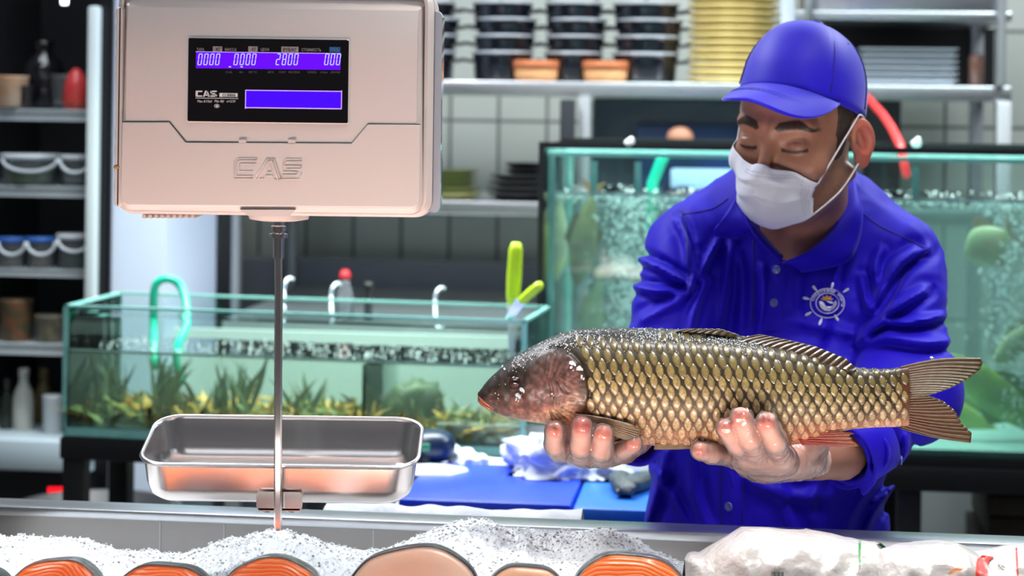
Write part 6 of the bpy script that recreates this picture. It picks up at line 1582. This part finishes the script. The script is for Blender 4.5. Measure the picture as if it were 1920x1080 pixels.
t_ = [c1, (c1+np.array(h2w((.078, -.010, .016))))/2+np.array([.001, -.004, 0]), h2w((.081, -.0035, .018)), h2w((.084, .008, .026)), h2w((.084, .022, .018))]
mb.tube(smoothpts([Vector(p) for p in t_], 8), .00125, 8)
t_ = [c2, (c2+np.array(h2w((.082, .010, -.042))))/2+np.array([.0035, -.006, -.002]), h2w((.0815, .008, -.040)), h2w((.083, .022, -.030))]
mb.tube(smoothpts([Vector(p) for p in t_], 8), .00125, 8)
LOOPM = mat('loop_white', (.62, .60, .62), .7); obj('ear_loop', mb, LOOPM, mo)
for sx_ in (-1,):
    c3 = Wg[0, 1]; mb = MB().tube(smoothpts([Vector(c3), Vector(h2w((-.0745, -.03, -.012))), Vector(h2w((-.083, .0, .010))), Vector(h2w((-.086, .02, .01)))], 6), .00125, 8)
obj('ear_loop', mb, mat('loop_white', (.62, .60, .62), .7), mo)
# ================================================================ THE CARP
XT = [895, 898, 905, 915, 930, 950, 975, 1000, 1025, 1050, 1080, 1130, 1200, 1300, 1350, 1400, 1440, 1480, 1520, 1560, 1590, 1620, 1660, 1705]
YT = [742, 735, 724, 712, 698, 681, 663, 648, 636, 626, 618, 615.5, 615, 619, 624, 631, 638, 647, 659, 674, 685, 691, 692, 688]
XB = [895, 900, 910, 925, 945, 975, 1005, 1030, 1060, 1090, 1120, 1150, 1190, 1250, 1320, 1400, 1480, 1510, 1540, 1570, 1600, 1650, 1705]
YB = [750, 758, 766, 773, 780, 787, 793, 796, 798, 806, 816, 825, 831, 838, 838, 837, 834, 831, 822, 811, 804, 801, 800]
XW = [895, 902, 915, 940, 980, 1020, 1060, 1100, 1200, 1350, 1450, 1520, 1580, 1640, 1705]
WW = [.0015, .010, .017, .024, .033, .039, .043, .0455, .048, .047, .041, .034, .025, .016, .0085]
def ftop(x): return np.interp(x, XT, YT)
def fbot(x): return np.interp(x, XB, YB)
def smooth1(f, x, s=9.0): return (f(x-s)+2*f(x)+f(x+s)+f(x-s/2)*1.5+f(x+s/2)*1.5)/7
def fmid(x): return (smooth1(ftop, x)+smooth1(fbot, x))/2
def fhh(x): return (smooth1(fbot, x)-smooth1(ftop, x))/2
def fwd(x): return np.interp(x, XW, WW)
def fsurf(x, q, side=-1.0, off=0.0):
    """surface point: x pixel column at the fish's plane, q in [-1,1] from back to belly"""
    x = np.asarray(x, float); q = np.asarray(q, float); q_ = np.clip(q, -1, 1)
    w = fwd(x)*np.power(np.clip(1-np.abs(q_)**2.3, 0, 1), .56)
    return PA(x, fmid(x)+fhh(x)*q_, YFc)+np.stack([0*w, side*(w+off), 0*w], -1)
carp = thing('carp', tuple(P(1300, 838, YFc)), 'large golden-scaled common carp held out sideways over the counter', 'fish')
NS = 420; NQ = 64
xs = 896+(1703-896)*(np.linspace(0, 1, NS)**1.06)
qs = -np.cos(np.linspace(0, math.pi, NQ))
XX, QQ = np.meshgrid(xs, qs, indexing='ij')
PYY = fmid(XX)+fhh(XX)*QQ
def bump_head(x, y):
    """relief of the head in metres: gill cover, eye socket, mouth corner"""
    d = np.zeros_like(x)
    # gill cover disc, its rear edge stands proud
    r = np.hypot((x-1040)/60, (y-722)/72); d += .0032*sstep(1.04, .96, r)*sstep(955, 1000, x); d -= .0026*np.exp(-((r-1.06)/.05)**2)*(x > 1030)
    r2 = np.hypot((x-1000)/34, (y-735)/60); d -= .0014*np.exp(-((r2-1.0)/.06)**2)*(x > 1002)
    # rays on the gill cover
    ang = np.arctan2(y-735, x-1018); d += .0009*np.sin(ang*46)*sstep(.2, .5, np.hypot((x-1018)/70, (y-735)/70))*sstep(1.0, .85, r)*(x > 1022)
    d -= .0030*np.exp(-(np.hypot(x-967, y-711)/14)**2)
    d -= .0016*np.exp(-(((y-(744+(x-897)*.62))/3.0)**2))*sstep(938, 925, x)
    d += .0008*vnoise(np.stack([x.ravel()/9, y.ravel()/9, 0*x.ravel()], -1), 4).reshape(x.shape)*sstep(1110, 1060, x)
    return d
def fcolor(x, y, q):
    n1 = vnoise(np.stack([x.ravel()/22, y.ravel()/22, 0*x.ravel()], -1), 1).reshape(x.shape); n2 = vnoise(np.stack([x.ravel()/6, y.ravel()/6, 0*x.ravel()], -1), 2).reshape(x.shape)
    c = np.zeros(x.shape+(3,)); t = (q+1)/2+.05*n1
    stops = [(0, (.018, .018, .012)), (.22, (.03, .025, .015)), (.45, (.03, .02, .012)), (.66, (.07, .04, .022)), (.82, (.26, .12, .06)), (.93, (.62, .27, .12)), (1.0, (.66, .34, .19))]
    for k in range(3): c[..., k] = np.interp(t, [s[0] for s in stops], [s[1][k] for s in stops])
    hd = sstep(1100, 1070, x+ (y-722)*(y-722)/180.0*.55)
    h = np.zeros_like(c); th = np.clip((y-640-(1040-x)*.48)/120, 0, 1)+.10*n1
    hs = [(0, (.022, .022, .018)), (.30, (.03, .024, .02)), (.55, (.085, .035, .028)), (.78, (.20, .075, .055)), (.95, (.50, .26, .17)), (1.1, (.60, .38, .24))]
    for k in range(3): h[..., k] = np.interp(th, [s[0] for s in hs], [s[1][k] for s in hs])
    snout = .6*sstep(925, 900, x)*sstep(746, 755, y); h = h*(1-snout[..., None]*.7)+np.array([.55, .16, .07])*snout[..., None]*.7
    # brownish violet disc of the gill cover
    r = np.hypot((x-1045)/58, (y-705)/60); m = (sstep(1.1, .6, r)*.55)[..., None]; h = h*(1-m)+np.array([.15, .07, .062])*m
    ang = np.arctan2(y-735, x-1018); st_ = (.30*np.sin(ang*46)+.2*np.sin(ang*19+2))*sstep(.2, .5, np.hypot((x-1018)/70, (y-735)/70))*sstep(1.0, .85, np.hypot((x-1040)/60, (y-722)/72))*(x > 1022); h = h*(1+st_[..., None]+.35*n2[..., None]); c = c*(1-hd[..., None])+h*hd[..., None]
    red = (np.exp(-(((x-1520)/60)**2+((y-815)/22)**2))+.22*np.exp(-(((x-1695)/14)**2+((y-745)/60)**2))+.7*np.exp(-(((x-1085)/40)**2+((y-790)/20)**2)))[..., None]
    red = np.clip(red*(1+.4*n2[..., None]), 0, 1); c = c*(1-red*.8)+np.array([.60, .09, .03])*red*.8
    return np.clip(c*(1+.28*n2[..., None]), 0, 1)
parts = MB(); cols = []
for side in (-1, 1):
    Pp = fsurf(XX, QQ, side); dd = bump_head(XX, PYY)*np.clip(1-QQ**6, 0, 1)*sstep(896, 915, XX); Pp[..., 1] += side*dd
    parts.grid(Pp); cols.append(fcolor(XX, PYY, QQ).reshape(-1, 3))
CARPM = mat('carp_skin', (.3, .2, .1), .42, spec=.3, attr=True, nz=(260, .45, (.03, .02, .015)), coat=.12, bump=(420, .25, .001))
body = obj('carp_body', parts, CARPM, carp, colattr=np.concatenate(cols))
# scales
SCM = mat('carp_scales', (.4, .3, .1), .27, spec=.6, attr=True, nz=(330, .6, (.10, .07, .03)), coat=.25, bump=(700, .35, .0008))
mb = MB(); cols = []
rings_ = ((1.0, 0.0), (.82, .55), (.5, .9), (.0, 1.0)); NA = 12
def gill_x(y): return 1097-((y-725)/75)**2*26+ (8 if y < 690 else 0)
for side in (-1, 1):
    pitch = 21.0
    for r in range(-8, 9):
        for k in range(-2, 40):
            x = 1084+k*pitch+(pitch/2 if r % 2 else 0)+random.uniform(-.8, .8)
            if x > 1697: continue
            hh = float(fhh(x)); dy = 19.6*(.60+.40*hh/108); mid = float(fmid(x))-3; off = r*dy+random.uniform(-.6, .6); q = (off-3)/hh
            y = mid+off
            if abs(q) > .93 or x < gill_x(y)+8: continue
            hw = 7.7*(1-.10*(x > 1600)); hl = 15.0*dy/19.6*(1.0 if abs(q) < .75 else .85)
            tl = -.16*(1 if q < .1 else .3) if q > -.45 else -.34
            jit = random.uniform(-.06, .06); base = mb.n; V = []
            lum = 1+random.uniform(-.18, .18)
            tq = (q+1)/2
            cc = np.array([np.interp(tq, [.05, .25, .5, .75, .9, 1], ch) for ch in ((.07, .17, .35, .50, .64, .64), (.06, .135, .26, .34, .385, .34), (.02, .04, .105, .18, .22, .18))])
            rd = math.exp(-((x-1525)/55)**2-((y-812)/24)**2); cc = cc*(1-rd*.7)+np.array([.72, .20, .05])*rd*.7
            rd = sstep(.55, .95, q)*.35; cc = cc*(1-rd)+np.array([.70, .34, .18])*rd
            for s, hgt in rings_[:-1]:
                for a in range(NA):
                    t = 2*math.pi*a/NA; ux = math.copysign(abs(math.cos(t))**1.55, math.cos(t))*hw*s; uy = math.sin(t)*hl*s
                    X_ = x+ux*math.cos(tl+jit)-uy*math.sin(tl+jit); Y_ = y+uy*math.cos(tl+jit)+ux*math.sin(tl+jit); V.append((X_, Y_, hgt))
                    cols.append(cc*lum*(.30 if s == 1.0 else (.88 if s > .6 else 1.12)))
            V.append((x, y, 1.0)); cols.append(cc*lum*1.15)
            V = np.array(V); qq = (V[:, 1]-fmid(V[:, 0]))/fhh(V[:, 0])
            W = fsurf(V[:, 0], np.clip(qq, -.985, .985), side, .0); 
            e1 = fsurf(V[:, 0]+1, np.clip(qq, -.98, .98), side)-fsurf(V[:, 0]-1, np.clip(qq, -.98, .98), side); e2 = fsurf(V[:, 0], np.clip(qq+.015, -.985, .985), side)-fsurf(V[:, 0], np.clip(qq-.015, -.985, .985), side)
            nn = np.cross(e1, e2); nn /= np.maximum(np.linalg.norm(nn, axis=1), 1e-9)[:, None]; nn *= np.sign((nn[:, 1]*side))[:, None]
            tiltout = (V[:, 0]-x)/hw*.00045
            W = W+nn*(.00025+.0013*V[:, 2]+tiltout)[:, None]
            f = []
            for s in range(2):
                for a in range(NA): f.append((s*NA+a, s*NA+(a+1) % NA, (s+1)*NA+(a+1) % NA, (s+1)*NA+a))
            for a in range(NA): f.append((2*NA+a, 2*NA+(a+1) % NA, 3*NA))
            mb.add(W, f)
obj('scales', mb, SCM, carp, colattr=np.clip(np.array(cols), 0, 1))
# fins
FINM = mat('fin_membrane', (.2, .14, .05), .30, spec=.6, attr=True, coat=.4, bump=(500, .3, .001))
def fin(name, base, edge, Yb_, Ye, nray, c0, c1, rayc, nu=26, amp=.0011, curve=0.0, thick=.0012, jag=0.0, seed=1):
    """a ray fin: base and edge are pixel polylines, rays run from one to the other"""
    nv = nray*6
    def res(pl, n):
        pl = np.array(pl, float); s = np.r_[0, np.cumsum(np.hypot(*np.diff(pl[:, :2], axis=0).T))]; t = np.linspace(0, s[-1], n); return np.stack([np.interp(t, s, pl[:, 0]), np.interp(t, s, pl[:, 1])], -1)
    b = res(base, nv); e = res(edge, nv); A = np.zeros((nv, nu, 3)); C = np.zeros((nv, nu, 3)); rg = np.random.default_rng(seed); jg = rg.uniform(-1, 1, nray+2)
    for i in range(nv):
        v = i/(nv-1); ray = math.cos(v*nray*2*math.pi)
        for j in range(nu):
            u = j/(nu-1); jj = 1+jag*jg[int(v*nray)]*u**4; p = b[i]*(1-u*jj)+e[i]*u*jj; py = p[1]+curve*math.sin(math.pi*u)*((1-v) if curve < 0 else v)
            Y = Yb_+(Ye-Yb_)*u-amp*ray*(.5+.5*u)
            A[i, j] = P(p[0], py, Y); m = (.5+.5*ray)**2; k = c0+(c1-c0)*u
            C[i, j] = (k*(1-m*.75)+rayc*m*.75)*(.42 if name == 'dorsal_fin' else .55 if name == 'tail_fin' else .8)
            C[i, j] *= 1+.2*math.sin(u*37+i)*m
    o = obj(name, MB().grid(A), FINM, carp, colattr=np.clip(C.reshape(-1, 3), 0, 1)); md = o.modifiers.new('s', 'SOLIDIFY'); md.thickness = thick; md.offset = 0
    return o
c = lambda *a: np.array(a, float)
fin('tail_fin', [(1688, 688), (1694, 700), (1694, 722), (1692, 748)], [(1838, 672), (1843, 678), (1838, 692), (1815, 710), (1785, 726), (1752, 738), (1738, 741)], YFc, YFc-.01, 14, c(.20, .07, .03), c(.11, .08, .025), c(.26, .20, .10), curve=-7, seed=3)
fin('tail_fin', [(1692, 742), (1696, 765), (1694, 785), (1686, 803)], [(1737, 741), (1768, 752), (1790, 770), (1804, 795), (1822, 812), (1820, 830), (1812, 828)], YFc-.001, YFc-.008, 14, c(.30, .07, .02), c(.28, .13, .03), c(.13, .075, .025), curve=4, seed=4)
fin('dorsal_fin', [(1262, 624), (1330, 629), (1380, 636)], [(1300, 617), (1352, 617), (1385, 628)], YFc-.012, YFc-.018, 8, c(.045, .035, .015), c(.07, .05, .02), c(.16, .12, .06), curve=-3, amp=.0008)
fin('dorsal_fin', [(1378, 640), (1440, 650), (1500, 668), (1560, 688), (1600, 696)], [(1425, 627), (1480, 638), (1530, 650), (1585, 672), (1607, 693)], YFc-.016, YFc-.010, 16, c(.10, .035, .02), c(.055, .035, .015), c(.14, .09, .04), curve=-2, amp=.0009)
fin('pectoral_fin', [(1076, 776), (1080, 783), (1086, 792)], [(1186, 797), (1197, 806), (1199, 816), (1190, 824), (1172, 824)], YFc-.043, YFc-.050, 11, c(.42, .20, .10), c(.28, .19, .09), c(.15, .10, .05), curve=-3, seed=6)
fin('pelvic_fin', [(1350, 824), (1352, 834)], [(1228, 833), (1226, 842)], YFc-.020, YFc-.020, 4, c(.35, .20, .10), c(.45, .30, .14), c(.22, .14, .07), curve=3)
fin('anal_fin', [(1492, 812), (1498, 824), (1504, 834)], [(1572, 808), (1598, 815), (1590, 824), (1603, 836), (1580, 838)], YFc-.020, YFc-.018, 7, c(.55, .03, .02), c(.50, .22, .13), c(.30, .03, .02), curve=0, jag=.10, seed=8)
# eye, lips, barbel
def fs1(x, y, off): 
    q = (y-float(fmid(x)))/float(fhh(x)); return fsurf(np.array(x), np.array(q), -1, off)
ep = fs1(967, 711, -.0035)
e_ = obj('eye', MB().ico(ep, (.0075, .0058, .0075), 3), mat('eye_red', (.035, .008, .007), .2, coat=.2), carp)
obj('pupil', MB().ico(ep+np.array([-.0005, -.0043, .0008]), (.0040, .0022, .0040), 2), mat('pupil_black', (.004, .003, .003), .05, coat=1), e_)
LIPM = mat('lips', (.36, .12, .06), .3, coat=.4, nz=(150, .6, (.35, .08, .04)))
obj('lips', MB().tube([P(897, 741, YFc-.001), fs1(903, 747, -.001), fs1(914, 754, -.001), fs1(926, 764, -.0015)], [.0012, .0018, .0016, .0008], 10).tube([P(898, 751, YFc-.001), fs1(905, 757, -.0005), fs1(916, 762, -.0005), fs1(926, 768, -.002)], [.0014, .0020, .0018, .0008], 10), LIPM, carp)
# ice crystals clinging to the fish
mb = MB(); ICE2 = mat('ice_crystal', (.88, .93, .97), .08, spec=.8, trans=.35)
def crystal(p, s):
    R3 = np.array(Matrix.Rotation(random.uniform(0, 6), 3, 'X') @ Matrix.Rotation(random.uniform(0, 6), 3, 'Y') @ Matrix.Rotation(random.uniform(0, 6), 3, 'Z'))
    v = (ibv*np.array([s, s*random.uniform(.5, 1), s*random.uniform(.3, .8)])) @ R3.T; mb.add(v+p, ibf)
for _ in range(1700):
    x = random.uniform(1060, 1440); q = -1+abs(random.gauss(0, .10)); 
    if random.random() < .35: x = random.uniform(960, 1130); q = -1+abs(random.gauss(0, .17))
    if random.random() < .3: x = random.uniform(1180, 1430); q = -.90+random.gauss(0, .05)
    q = max(q, -.995); crystal(fsurf(np.array(x), np.array(q), -1 if random.random() < .85 else 1, .0006), random.uniform(.0005, .0014))
for _ in range(260):
    x = random.uniform(920, 1680); q = random.uniform(-.95, .6); crystal(fsurf(np.array(x), np.array(q), -1, .001), random.uniform(.0004, .0008))
for x, y, s in ((970, 732, .0042), (968, 740, .003), (978, 722, .004), (1072, 672, .006), (1082, 680, .005), (1068, 680, .0035), (1088, 696, .0035), (1033, 728, .0028), (942, 686, .003), (1747, 671, .0024)):
    crystal(fs1(x, y, .002) if x < 1700 else np.array(P(x, y, YFc)), s); crystal((fs1(x+4, y+3, .002) if x < 1700 else np.array(P(x+3, y+1, YFc))), s*.7)
tag(obj('ice_crystals', mb, ICE2, smooth=False), 'small ice crystals sprinkled on the back and head of the carp', 'ice', kind='stuff')
